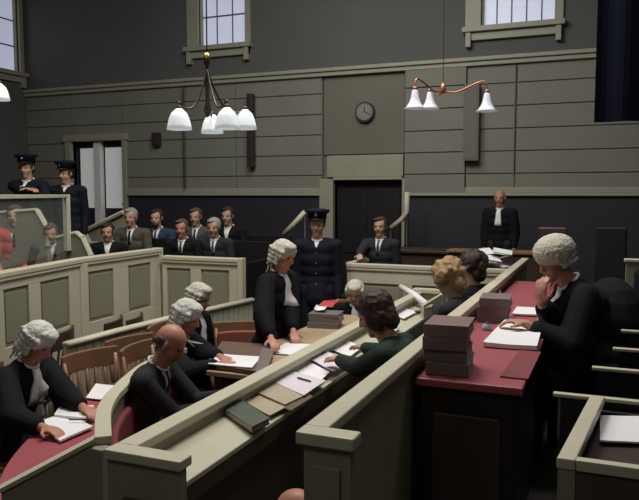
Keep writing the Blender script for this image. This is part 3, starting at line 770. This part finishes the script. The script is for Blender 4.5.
#PEOPLE
# judge
person('bewigged judge in black robe with scarlet facing, chin on hand, writing at the red desk', 547, 236, 4.1, .5, (-.93, -.37), lean=24, hp=20, hy=22, outfit='judge', cloth='black',
       hair='benchwig', hairm='wig', vox=.008, hands=(PD(527, 324, 3.95), PD(541, 303, 3.95)), handn=(None, ((-.05, 0, 1), (.3, .5, .1))), skin='skin_red', curl=.6, hair_top=.03)
th = math.atan2(.93, -.37); jr = bpy.data.objects['person'].location
r = thing('judges_chair', 'tall black leather chair behind the judge', 'chair', (jr.x, jr.y, .5), th)
def jbx(n, d, m='black', bv=.02): MB().box(*d).build(n, m, r, bevel=bv, world=False)
jbx('seat', (-.30, .30, -.26, .24, .36, .44)); jbx('backrest', (-.31, .31, -.38, -.29, .40, 1.14), bv=.04)
for sx in (-1, 1):
    jbx('arm', (sx*.30, sx*.35, -.28, .18, .62, .66)); jbx('arm_post', (sx*.31, sx*.34, .12, .16, .40, .62), 'darkwood', .004)
    for yy in (-.26, .18): jbx('leg', (sx*.26-.025, sx*.26+.025, yy, yy+.05, 0, .36), 'darkwood', .004)
person('auburn haired clerk in dark jumper sorting papers on the narrow cream desk', 364, 291, 3.85, .25, (-1, .05), lean=20, hp=26, hy=0, outfit='jumper', cloth='green_jumper', shirt=False,
       hair='bob', hairm='hair_auburn', vox=.008, hands=(PZ(318, 364, 1.03)+V((.03, 0, .02)), PZ(345, 352, 1.03)+V((.02, 0, .02))), female=True, skin='skin', hair_top=.02, seatchair=dict(label='wooden chair under the auburn haired clerk'))
person('ginger curly haired woman reading a rolled white document at the cream desk', 441, 264, 5.1, .25, (-1, .25), lean=14, hp=25, outfit='jumper', cloth='charcoal', shirt=False, hair='curly', hairm='hair_ginger', vox=.009,
       hands=(PZ(413, 300, 1.05), PZ(428, 305, 1.05)), female=True, hair_top=.0, seatchair=dict(label='wooden chair under the ginger haired woman'))
person('person with bushy dark hair and black clothes beside the ginger haired woman', 468, 250, 5.75, .25, (-1, .3), lean=6, hp=10, outfit='jumper', cloth='black', shirt=False, hair='curly', hairm='hair_dark', vox=.009, hair_top=.03, seatchair=dict(label='wooden chair under the bushy dark haired person'))
person('standing barrister in white wig, black gown and white bands, leaning over the tan table', 288, 240, 5.65, 0, (.98, -.08), pose='stand', lean=7, hp=18, hy=-6, outfit='gown', cloth='black', hair='wig', hairm='wig', vox=.008,
       hands=(PZ(294, 339, .95), PZ(272, 349, .95)), hair_top=.02, skin='skin_red')
person('bald man in dark suit seated inside the curved partition, head bowed', 181, 328, 4.2, 0, (.95, .22), lean=16, hp=34, outfit='suit', cloth='charcoal', hair='bald', hairm='hair_brown', vox=.008, skin='skin_red', tie='ink',
       hands=(PZ(225, 395, .86), PZ(215, 405, .8)))
person('seated barrister in wig behind the bald man, reading a white document', 194, 300, 5.05, 0, (.96, .12), lean=12, hp=22, outfit='gown', cloth='black', hair='wig', hairm='wigw', vox=.008, hands=(PZ(236, 366, .95), PZ(222, 364, .95)), hair_top=.02, skin='skin_red',
       seatchair=dict(label='wooden chair under the barrister reading a white document'))
person('barrister in wig half hidden behind the reading barrister', 204, 283, 5.9, 0, (.98, .1), lean=8, hp=18, outfit='gown', cloth='black', hair='wig', hairm='wig', vox=.009, hair_top=.02, seatchair=dict(label='wooden chair under the half hidden barrister'))
person('barrister in grey white wig and gown writing at the red curved desk, far left', 49, 325, 4.3, 0, (.97, .12), lean=16, hp=34, outfit='gown', cloth='black', hair='wig', hairm='wigw', vox=.008, hands=(PZ(84, 408, .80), PZ(44, 428, .79)), hair_top=.02, skin='skin_red',
       seatchair=dict(label='wooden chair under the barrister at the red curved desk'))
person('nearly hidden person in a white wig behind the auburn haired clerk', 354, 282, 6.9, 0, (.2, -1), lean=10, hp=30, outfit='gown', cloth='black', hair='wig', hairm='wig', vox=.01, hair_top=.02, seatchair=dict(label='wooden chair under the nearly hidden wigged person'))
person('person at the bottom edge of whom only the crown of the head shows', 288, 489, 2.40, 0, (-1, .2), lean=22, hp=20, outfit='jumper', cloth='charcoal', shirt=False, hair='bald', hairm='hair_brown', skin='skin_red', vox=.01)
# officers
person('police officer in peaked cap standing left of the witness box', 317, 208, 7.6, 0, (.25, -1), pose='stand', lean=3, hp=6, outfit='police', cloth='navy', hair='cap', hairm='hair_dark', vox=.011, hair_top=.05, hands=(None, None))
person('right hand officer in peaked cap standing before the glazed doors', 64, 160, 9.2, .62, (.35, -1), pose='stand', lean=2, hp=8, hy=-20, outfit='police', cloth='navy', hair='cap', hairm='hair_dark', vox=.012, hair_top=.05)
person('left hand officer in peaked cap with folded hands behind the glass screen', 25, 153, 9.0, .62, (.3, -1), pose='stand', lean=2, hp=8, outfit='police', cloth='navy', hair='cap', hairm='hair_dark', vox=.012, hair_top=.05,
       hands=(PD(31, 190, 8.65), PD(33, 190, 8.65)))
person('man in dark suit and tie standing in the witness box', 380, 217, 8.3, .1, (.0, -1), pose='stand', lean=2, hp=2, outfit='suit', cloth='charcoal', hair='short', hairm='hair_auburn', vox=.011, hands=(None, PZ(357, 261, wz+.03)), tie='ink', elbow_out=.9)
person('man in black with white neckcloth standing by the far wall', 500, 190, 9.6, .5, (-.1, -1), pose='stand', lean=2, hp=4, outfit='gown', cloth='black', hair='bald', hairm='hair_brown', vox=.012, skin='skin_red')
# jury and onlookers
J = 'seated people in the jury box'
person('older man in brown tweed jacket, leftmost of the seated group', 130, 208, 9.4, .5, (.25, -1), hp=4, cloth='tweed', hairm='grey_hair', vox=.012, tie='navy', group=J)
person('dark bearded man in blue suit', 156, 209, 9.6, .5, (.2, -1), hp=4, cloth='bluesuit', hair='beard', vox=.012, tie='bluesuit', group=J)
person('red faced man with striped tie and black jacket in the front row', 181, 219, 8.6, .5, (.25, -1), hp=6, cloth='black', hairm='hair_brown', skin='skin_red', vox=.012, tie='ink', group=J)
person('grey suited man in the back row between the bearded man and the white haired man', 195, 208, 9.8, .5, (.2, -1), hp=6, cloth='greysuit', hairm='hair_brown', vox=.012, group=J)
person('white haired man in dark suit in the front row of the jury box', 213, 218, 8.6, .5, (.2, -1), hp=10, cloth='charcoal', hairm='grey_hair', vox=.012, tie='greysuit', group=J)
person('dark haired person in black with white collar, rightmost of the seated group', 227, 207, 9.8, .5, (.1, -1), hp=6, cloth='black', hairm='hair_dark', vox=.012, tieon=False, group=J)
person('person with dark hair and white collar sitting low at the dock corner', 107, 223, 8.5, .5, (.5, -1), hp=6, cloth='black', hairm='hair_dark', vox=.012, tieon=False)
person('person in a bright red jacket behind the dock glass', 14, 205, 8.2, .55, (.6, -1), hp=4, cloth='pinkred', hairm='hair_brown', vox=.012, tie='ink')
person('grey suited person bending low behind the dock glass', 50, 224, 8.0, .55, (.8, -1), lean=20, hp=15, cloth='greysuit', hairm='hair_brown', vox=.012, tieon=False)
#ENDPEOPLE

# free chairs
cg = 'wooden slat back chairs along the boarded rail'
def seatat(px, py, z, dx=0, dy=0): p = PZ(px, py, z); return (p.x+dx, p.y+dy)
k1 = seatat(86, 357, .95, .22); chair('nearer empty slat back chair, behind the bewigged man at the red desk', k1, (.97, -.24), cg)
k2 = seatat(127, 342, .95, .22); chair('farther empty slat back chair, behind the curved partition', k2, (.97, -.24), cg)
for (px, py), lab in (((64, 331), 'wooden chair back showing over the near end of the boarded rail'), ((115, 320), 'wooden chair back showing over the middle of the boarded rail'), ((136, 317), 'wooden chair back showing over the boarded rail nearest the seated barristers')):
    c = seatat(px, py, .97, -.0); chair(lab, (c[0]-.24, c[1]-.09), (-.93, -.36), 'chairs behind the boarded rail', dark=True)
chair('red leather armchair with curved wooden back beside the standing barrister', (PZ(240, 331, .9).x+.12, PZ(240, 331, .9).y-.2), (.5, -.87), leather=True)

# ------------------------------------------------------------------ books and papers
def book(label, c, w, d, h, rz, m='book', group=None, name='book', tiltx=0):
    r = thing(name, label, 'book', c, rz, group)
    MB().box(-w/2+.006, w/2-.006, -d/2+.004, d/2-.008, .004, h-.004).build('pages', 'page', r, world=False)
    k = MB(); k.box(-w/2, w/2, -d/2, d/2, 0, .005).box(-w/2, w/2, -d/2, d/2, h-.005, h).box(-w/2, w/2, -d/2-.004, -d/2+.005, 0, h)
    k.build('cover', m, r, bevel=.003, world=False)
    return r
def sheet(label, pts, z, m='paper', name='paper', cat='paper', th=.004, sag=.004, rnd=1):
    P = [PZ(a, b, z) for a, b in pts]; c = sum(P, V())/4
    n = 8; vs = []; seed = random.random()*10
    for j in range(n+1):
        for i in range(n+1):
            u, v = i/n, j/n; p = P[0]*(1-u)*(1-v)+P[1]*u*(1-v)+P[2]*u*v+P[3]*(1-u)*v
            vs.append(V((p.x, p.y, z+sag*(.5+.5*noise.noise(V((u*2.2, v*2.2, seed)))+.6*(abs(u-.5)*2)**3))))
    k = len(vs); vs2 = vs+[p-V((0, 0, th)) for p in vs]; fs = []
    for j in range(n):
        for i in range(n): a = j*(n+1)+i; fs += [[a, a+1, a+n+2, a+n+1], [k+a, k+a+n+1, k+a+n+2, k+a+1]]
    for i in range(n):
        a = i; fs.append([a, k+a, k+a+1, a+1]); a = n*(n+1)+i; fs.append([a, a+1, k+a+1, k+a])
        a = i*(n+1); fs.append([a, a+n+1, k+a+n+1, k+a]); a = i*(n+1)+n; fs.append([a, k+a, k+a+n+1, a+n+1])
    m_ = MB(); m_.add([p-c for p in vs2], fs); o = m_.build(name, m); o.location = c
    return tag(o, label, cat)
def stack(c, w, d, hs, rz, labs, mats, group):
    z = c[2]
    for i, (h, lab, mm) in enumerate(zip(hs, labs, mats)):
        book(lab, (c[0]+random.uniform(-.008, .008), c[1]+random.uniform(-.01, .01), z), w-random.uniform(0, .012), d-random.uniform(0, .015), h, rz+random.uniform(-.05, .05), mm, group); z += h+.0005
# near stack on judge's desk
pn = PZ(450, 372, 1.30)
stack((-.635, 3.12, 1.301), .20, .25, (.058, .055, .058, .055), .05, ['bottom dark book of the near stack on the red desk', 'second book up in the near stack on the red desk', 'third book up in the near stack on the red desk', 'top maroon book of the near stack on the red desk'], ['book2', 'book2', 'book', 'book'], 'law books stacked near on the red desk')
stack((PZ(493, 322, 1.3).x, PZ(493, 322, 1.3).y+.08, 1.301), .19, .26, (.05, .05, .055), .03, ['bottom book of the far stack on the red desk', 'middle book of the far stack on the red desk', 'top book of the far stack on the red desk'], ['book2', 'book', 'book2'], 'law books stacked far on the red desk')
sheet('large open white notebook before the judge', [(483, 343), (537, 347), (543, 325), (507, 318)], 1.325, th=.022, sag=.006, name='notebook', cat='notebook')
sheet('white paper under the judges writing hand', [(512, 314), (540, 315), (541, 308), (517, 307)], 1.315, th=.01)
sheet('dark red blotter near the front edge of the judges desk', [(500, 376), (528, 379), (541, 352), (520, 350)], 1.307, 'darkred', 'blotter', 'blotter', .006, .001)
q = PZ(487, 330, 1.301); r = thing('inkwell', 'small grey inkwell between the book stacks on the red desk', 'inkwell', q)
MB().lathe([(.028, 0), (.03, .02), (.022, .035), (.02, .04)], n=16).build('pot', 'paper_blue', r, True, world=False); MB().lathe([(.019, .0405), (.02, .048), (.001, .05)], n=16).build('lid', 'ink', r, True, world=False)
q = PZ(498, 294, 1.301); r = thing('desk_bell', 'small cream bell on the far end of the red desk', 'bell', q)
MB().lathe([(.03, 0), (.03, .008), (.026, .02), (.015, .034), (.003, .038)], n=16).build('dome', 'cream', r, True, world=False); MB().lathe([(.005, .0381), (.005, .048)], n=8).build('button', 'brass', r, True, world=False)
# clerks' desk
dz = 1.012
def folder(label, pts, z, h, m, cat='folder', name='folder', page=True):
    P = [PZ(a, b, z) for a, b in pts]; c = sum(P, V())/4; r = thing(name, label, cat, (c.x, c.y, z))
    q = [(p.x, p.y) for p in P]
    def sc(k): return [(c.x+(a-c.x)*k, c.y+(b-c.y)*k) for a, b in q]
    MB().prism(sc(.96), z+.004, z+h-.004).build('pages', 'page', r)
    MB().prism(q, z, z+.004).build('back_cover', m, r); MB().prism(q, z+h-.004, z+h).build('cover', m, r)
    return r
folder('dark green book lying on the near end of the cream desk', [(220, 412), (252, 433), (270, 424), (241, 405)], dz, .03, 'folder_green', 'book', 'green_book')
sheet('grey sheet partly under the buff folder', [(245, 402), (270, 416), (296, 403), (270, 391)], dz+.004, 'folder')
folder('buff folder lying on the brown folder on the cream desk', [(249, 391), (285, 407), (308, 396), (277, 381)], dz+.004, .014, 'folder')
folder('thin brown folder edge right of the buff folder', [(283, 409), (291, 412), (313, 398), (309, 395)], dz+.001, .008, 'folder_brown')
sheet('pinkish white papers across the middle of the cream desk', [(266, 378), (304, 396), (326, 381), (286, 369)], dz+.02, 'paper_pink')
sheet('white papers nearer the clerk on the cream desk', [(292, 368), (318, 384), (330, 372), (306, 360)], dz+.01)
q = PZ(301, 379, dz+.03); o = MB().tube([(-.05, .02, 0), (.05, -.025, 0)], .005, n=8).build('pen', 'ink'); o.location = q+V((.02, 0, .0)); tag(o, 'black pen on the white papers beside the clerk', 'pen')
sheet('pinkish sheet held under the auburn haired clerks hands', [(297, 352), (334, 372), (349, 362), (316, 346)], dz+.028, 'paper_pink')
sheet('white sheet beneath the clerks writing hand', [(325, 347), (350, 357), (363, 347), (341, 338)], dz+.010)
sheet('pale blue sheet on the cream desk beyond the auburn haired clerk', [(378, 325), (392, 335), (400, 328), (385, 318)], dz+.008, 'paper_blue')
sheet('small white sheet near the far end of the cream desk', [(386, 312), (404, 319), (417, 312), (401, 307)], dz+.008)
q = PZ(418, 312, dz+.01); o = MB().ell((0, 0, 0), (.035, .02, .018)).build('stapler', 'ink', smooth=True); o.location = q; tag(o, 'small black desk object near the far end of the cream desk', 'desk item')
q0 = PZ(401, 287, 1.10); q1 = PZ(426, 304, 1.08); o = MB().tube([q0-q0, (q1-q0)*.5+V((0, 0, .01)), q1-q0], [.03, .034, .03], n=14).build('rolled_document', 'paper', smooth=True); o.location = q0; tag(o, 'thick rolled white document held by the ginger haired woman', 'document')
# barristers' table
tz = TZ+.003
folder('dark brown folder under the white document, before the seated barrister', [(206, 368), (258, 376), (272, 348), (222, 345)], tz, .03, 'folder_brown')
sheet('open white document read by the seated barrister', [(208, 364), (252, 368), (262, 357), (220, 354)], tz+.038, th=.006)
folder('upright edged grey book at the right of the brown folder', [(255, 374), (266, 376), (274, 352), (262, 350)], tz+.031, .02, 'book2', 'book', 'grey_book')
sheet('fan of white papers in front of the standing barrister', [(270, 353), (302, 356), (320, 345), (286, 343)], tz+.006)
sheet('red paper on the table behind the book pile', [(318, 306), (340, 308), (346, 300), (326, 299)], tz+.01, 'pinkred')
bp = PZ(324, 327, TZ)
bp = PZ(326, 326, TZ+.002)
stack((bp.x, bp.y, bp.z), .28, .22, (.05, .045, .03), .15, ['bottom book of the pile in front of the standing barrister', 'middle book of the pile in front of the standing barrister', 'top thin book of the pile in front of the standing barrister'], ['book2', 'book2', 'book2'], 'books piled on the tan table')
o = sheet('crumpled white note on top of the book pile', [(314, 311), (325, 312), (327, 308), (317, 307)], tz+.135, th=.003, sag=.02)
# left red curved desk
sheet('open white notebook on the red curved desk before the far left barrister', [(38, 424), (60, 442), (93, 428), (68, 412)], .755, th=.012, sag=.01, name='notebook', cat='notebook')
sheet('thick white brief above the notebook on the red curved desk', [(54, 415), (86, 418), (94, 406), (62, 403)], .775, th=.03, sag=.004)
q = PZ(77, 420, .775); o = MB().tube([(-.05, -.01, 0), (.06, .02, .004)], .0045, n=8).build('pen', 'ink'); o.location = q+V((0, 0, .0)); tag(o, 'black pen on the open notebook of the far left barrister', 'pen')
sheet('white papers on the curved desk in front of the nearer empty chair', [(86, 398), (104, 400), (118, 386), (96, 384)], .755)
# papers right box
sheet('white paper lying in the bottom right box', [(600, 441), (665, 443), (664, 417), (600, 416)], 1.228, name='paper', th=.006)
# crumpled papers on witness box end
def heap(label, c, r, n=7):
    m = MB()
    for i in range(n):
        a = random.uniform(0, 6.28); m.m = Matrix.Translation((math.cos(a)*r*.5, math.sin(a)*r*.4, .006+.02*i*.7)) @ Euler((random.uniform(-.25, .25), random.uniform(-.25, .25), a)).to_matrix().to_4x4()
        m.box(-.10, .10, -.07, .07, 0, .006)
    m.m = Matrix.Identity(4)
    o = m.build('paper_pile', 'paper'); o.location = c; return tag(o, label, 'papers')
r = thing('side_table', 'narrow dark table holding the loose white papers behind the bench front end', 'table', (-1.12, 7.85, 0))
MB().box(-1.5, -.9, 7.5, 8.0, 1.29, 1.32).build('table_top', 'darkwood', r, bevel=.004)
for a in (-1.48, -.96):
    for b in (7.52, 7.94): MB().box(a, a+.05, b, b+.05, 0, 1.29).build('leg', 'darkwood', r)
q = PY(494, 262, 7.7); heap('loose pile of white papers on the dark table beyond the bench front', (q.x-.03, 7.62, 1.325), .26, 12)

# ------------------------------------------------------------------ pendant lamps
def chandelier(label, c, ztop, arms, kind, group):
    r = thing('pendant_lamp', label, 'lamp', c, 0, group)
    sm, mm = ('shade', 'bronze') if kind == 0 else ('shade2', 'copper')
    MB().tube([(0, 0, ztop-c[2]), (0, 0, .0)], .005 if kind == 0 else .0035, n=8).build('chain', mm, r, True, world=False)
    MB().lathe([(.001, ztop-c[2]), (.05, ztop-c[2]-.001), (.045, ztop-c[2]-.03), (.001, ztop-c[2]-.05)], n=16).build('ceiling_rose', mm, r, True, world=False)
    if kind == 0:
        MB().lathe([(.008, .04), (.022, .02), (.026, 0), (.02, -.03), (.01, -.05), (.016, -.14), (.014, -.30), (.028, -.36), (.012, -.40), (.001, -.41)], n=14).build('stem', 'bronze', r, True, world=False)
        MB().lathe([(.001, .055), (.02, .045), (.026, .0), (.016, -.02), (.001, -.025)], n=14).build('brass_collar', 'brass', r, True, world=False)
    else:
        MB().lathe([(.008, .04), (.02, .01), (.032, -.02), (.02, -.05), (.001, -.06)], n=14).build('hub', 'copper', r, True, world=False)
    for (x, y, zt) in arms:
        d = V((x, y, 0)); 
        if kind == 0:
            pts = [V((0, 0, -.06)), d*.15+V((0, 0, -.18)), d*.45+V((0, 0, -.33)), d*.8+V((0, 0, -.36)), d*.98+V((0, 0, -.32)), d+V((0, 0, zt))]
        else:
            pts = [V((0, 0, -.03)), d*.3+V((0, 0, -.05)), d*.7+V((0, 0, .01)), d*.95+V((0, 0, .03)), d+V((0, 0, zt))]
        pts = [p for p in smooth_poly3(pts)]
        a = MB().tube(pts, .008, n=8).build('arm', mm, r, True, world=False)
        if kind == 0:
            prof = [(.018, .0), (.03, -.012), (.055, -.035), (.072, -.075), (.082, -.12), (.088, -.15), (.080, -.15), (.074, -.12), (.064, -.076), (.048, -.042), (.012, -.02)]
        else:
            prof = [(.018, 0), (.026, -.02), (.034, -.07), (.048, -.11), (.07, -.145), (.092, -.16), (.086, -.163), (.066, -.15), (.042, -.113), (.028, -.07), (.012, -.02)]
        MB().lathe(prof, (x, y, zt), 24).build('lamp_shade', sm, a, True, world=False)
        MB().lathe([(.012, .02), (.022, .015), (.022, -.012), (.012, -.014)], (x, y, zt), 12).build('lamp_holder', mm, a, True, world=False)
def smooth_poly3(pts, n=4):
    P = pts; out = []
    for i in range(len(P)-1):
        p0 = P[max(i-1, 0)]; p1 = P[i]; p2 = P[i+1]; p3 = P[min(i+2, len(P)-1)]
        for k in range(n):
            t = k/n; out.append(.5*((2*p1)+(-p0+p2)*t+(2*p0-5*p1+4*p2-p3)*t*t+(-p0+3*p1-3*p2+p3)*t**3))
    out.append(P[-1]); return out
def armsfrom(c, lst):   # pixel x, top y and depth of each shade
    out = []
    for px, py, dd in lst: p = PD(px, py, dd); out.append((p.x-c.x, p.y-c.y, p.z-c.z))
    return out
G = 'pendant lamps with white glass shades'
c1 = PD(207, 60, 5.0); chandelier('four shade pendant lamp before the left window', c1, ZC, armsfrom(c1, [(179, 108, 4.85), (212, 114, 5.45), (227, 107, 4.75), (245, 109, 5.2)]), 0, G)
c2 = PD(443, 87, 6.0); chandelier('reddish pendant lamp with bell shades near the clock', c2, ZC, armsfrom(c2, [(415, 89, 5.75), (430, 91, 6.4), (487, 92, 5.9)]), 1, G)
c3 = PD(-34, 44, 6.2); chandelier('pendant lamp at the left edge of which one shade shows', c3, ZC, armsfrom(c3, [(-1, 83, 6.1), (-62, 84, 6.4), (-34, 86, 6.8)]), 0, G)
# ------------------------------------------------------------------ wall fittings
q = PY(365, 112, YW-.02); r = thing('wall_clock', 'round dark rimmed clock on the back wall above the doorway', 'clock', (q.x, YW+.03, q.z))
def disc(rad, y0, y1, m, name):
    mb = MB(); n = 32; mb.add([(rad*math.cos(2*PI*k/n), y0, rad*math.sin(2*PI*k/n)) for k in range(n)]+[(rad*math.cos(2*PI*k/n), y1, rad*math.sin(2*PI*k/n)) for k in range(n)], [list(range(n)), list(range(n, 2*n))[::-1]]+[[i, (i+1) % n, n+(i+1) % n, n+i] for i in range(n)])
    return mb.build(name, m, r, world=False)
disc(.165, -.08, 0, 'clockrim', 'rim'); disc(.135, -.085, -.08, 'clockface', 'face')
m_ = MB(); m_.box(-.008, .008, -.092, -.087, -.01, .08); m_.build('hour_hand', 'ink', r, world=False)
m_ = MB(); m_.m = Matrix.Rotation(2.0, 4, 'Y'); m_.box(-.005, .005, -.095, -.092, -.01, .115); m_.build('minute_hand', 'ink', r, world=False)
m_ = MB()
for k in range(12):
    a = k*PI/6; m_.m = Matrix.Rotation(a, 4, 'Y'); m_.box(-.004, .004, -.088, -.085, .105, .125)
m_.build('hour_marks', 'ink', r, world=False)
def wallbox(name, label, cat, px0, px1, py0, py1, m, d=.12, lid=True):
    a = PY(px0, py0, YW); b = PY(px1, py1, YW); r = thing(name, label, cat, ((a.x+b.x)/2, YW, b.z))
    MB().box(a.x, b.x, YW-d-.055, YW-.052, b.z, a.z).build('case', m, r, bevel=.006)
    if lid: MB().box(a.x+.02, b.x-.02, YW-d-.062, YW-d-.055, b.z+.03, a.z-.03).build('door', m, r, bevel=.004)
wallbox('wall_cupboard', 'tall narrow dark box on the back wall right of the reddish lamp', 'box', 466, 480, 86, 161, 'wall_bay')
wallbox('electric_box', 'tall thin dark box on the back wall beside the left lamp', 'box', 251, 257, 95, 167, 'clockrim')
wallbox('switch_box', 'small dark square box on the wall right of the glazed doors', 'switch box', 155, 163, 133, 146, 'clockrim', .06)
for px, lab, z0 in ((186, 'thin dark conduit running down the boarded wall below the left lamp', ZDADO), (515, 'thin conduit on the boarded wall left of the hanging dark drape', ZDADO+.2)):
    q = PY(px, 120, YW); o = MB().tube([(0, 0, z0+.12), (0, 0, ZCOR-.1)], .016 if px < 300 else .01, n=8).build('conduit', 'clockrim' if px < 300 else 'wall_bay'); o.location = (q.x, YW-.085 if px < 300 else YW-.03, 0); tag(o, lab, 'pipe')
# hanging navy drape
r = thing('hanging_drape', 'large dark navy drape hanging from the ceiling at top right', 'drape', (.9, 5.4, 2.64))
a = PY(594, 122, 5.4); m_ = MB(); N = 60; A = []; B = []
for i in range(N+1):
    x = a.x+2.2*i/N; yy = 5.4+.02*math.sin(i*.9); A.append((x, yy)); B.append((x, yy+.03))
m_.strip(A, B, a.z, ZC).build('cloth', 'navyboard', r)
MB().tube([(a.x-.02, 5.415, ZC-.04), (a.x+2.25, 5.415, ZC-.04)], .02, n=8).build('rail', 'clockrim', r, True)
# stair rails
def handrail(label, pts, y, posts):
    P = [PY(px, py, y) for px, py in pts]; r = thing('stair_handrail', label, 'handrail', (P[0].x, y, 0))
    MB().tube(P, .04, n=8).build('rail', 'cream', r, True)
    for k in posts: MB().tube([P[k]-V((0, 0, .02)), (P[k].x, y, 0)], .028, n=8).build('post', 'darkpanel', r, True)
handrail('cream stair handrail bending down beside the dark doorway', [(407, 192), (407, 212), (402, 219), (391, 228)], 10.4, (1, 3))
handrail('cream stair handrail sloping behind the police officer', [(305, 212), (294, 224), (284, 234)], 9.3, (0, 2))
# dark furniture at the back right
r = thing('dark_table', 'long dark wooden table along the far right wall', 'table', (-2.0, 9.6, 0))
q = PY(440, 232, 9.6)
MB().box(-3.0, -1.75, 9.4, 10.0, 1.28, 1.32).build('table_top', 'darkwood', r, bevel=.005)
MB().box(-2.95, -1.8, 9.45, 9.48, .0, 1.28).build('front_panel', 'darkwood', r)
r = thing('dark_desk', 'dark wooden desk before the man standing by the far wall', 'desk', (-.9, 8.55, .5))
MB().box(-1.75, -.35, 8.3, 8.62, 1.40, 1.43).build('desk_top', 'wood', r, bevel=.004); MB().box(-1.72, -.38, 8.33, 8.36, .0, 1.40).build('front_panel', 'darkwood', r)
for px, lab, m in ((551, 'brown high backed chair behind the judges wig', 'darkwood'), (612, 'dark high backed chair near the right edge', 'darkpanel')):
    q = PY(px, 228, 8.6); r = thing('high_backed_chair', lab, 'chair', (q.x, 8.6, .5))
    MB().box(q.x-.17, q.x+.17, 8.85, 8.89, 1.0, q.z).build('backrest', m, r, bevel=.02); MB().box(q.x-.25, q.x+.25, 8.4, 8.88, .93, 1.0).build('seat', m, r, bevel=.02)
    for sx in (-1, 1):
        for yy in (8.42, 8.84): MB().box(q.x+sx*.22-.02, q.x+sx*.22+.02, yy, yy+.04, .5, .93).build('leg', m, r)
# benches under seated people in the jury box / dock
def bench(label, x0, x1, y, z, back=.55):
    r = thing('bench', label, 'bench', ((x0+x1)/2, y, z))
    MB().box(x0, x1, y-.12, y+.24, z+.40, z+.44).build('seat', 'darkwood', r, bevel=.005)
    MB().box(x0, x1, y+.22, y+.26, z+.44, z+.44+back).build('backrest', 'darkpanel', r, bevel=.005)
    for a in (x0+.05, x1-.09): MB().box(a, a+.04, y-.1, y+.2, z, z+.40).build('leg', 'darkwood', r)

bench('long dark bench under the back row of the jury box', -6.3, -4.2, 8.95, .5)
bench('long dark bench under the front row of the jury box', -5.9, -3.95, 7.75, .5)
# ------------------------------------------------------------------ light
def area(name, loc, size, power, col, target=None, sy=None):
    l = bpy.data.lights.new(name, 'AREA'); l.energy = power; l.size = size; l.color = col
    if sy: l.shape = 'RECTANGLE'; l.size_y = sy
    o = bpy.data.objects.new(name, l); C.objects.link(o); o.location = loc
    d = (V(target)-V(loc)) if target else V((0, 0, -1)); o.rotation_euler = d.to_track_quat('-Z', 'Y').to_euler()
    return o
area('overhead_area_light', (-2.0, 4.6, 6.3), 1.6, 190, (1, .97, .90), (-2.0, 4.3, 0))
area('overhead_area_light', (-4.6, 3.6, 6.3), 1.6, 110, (1, .97, .92), (-4.9, 6.0, 1))
area('overhead_area_light', (.3, 5.2, 6.3), 1.2, 70, (.97, .97, 1), (-.6, 4.2, 1.2))
area('overhead_area_light', (-1.2, -1.6, 6.3), 2.0, 45, (1, .95, .88), (-1.4, 3.0, .8))  # unseen fill behind the camera, added to lift the dark near desk ends
area('overhead_area_light', (-3.2, 7.6, 6.3), 2.5, 110, (1, .98, .92), (-3.4, 10.0, 2.0))
w = bpy.data.worlds.new('world'); bpy.context.scene.world = w; w.use_nodes = True
w.node_tree.nodes['Background'].inputs[0].default_value = (.5, .55, .65, 1); w.node_tree.nodes['Background'].inputs[1].default_value = .3
vs = bpy.context.scene.view_settings
vs.view_transform = 'Standard'; vs.look = 'None'; vs.exposure = .12; vs.gamma = 1; vs.use_curve_mapping = False
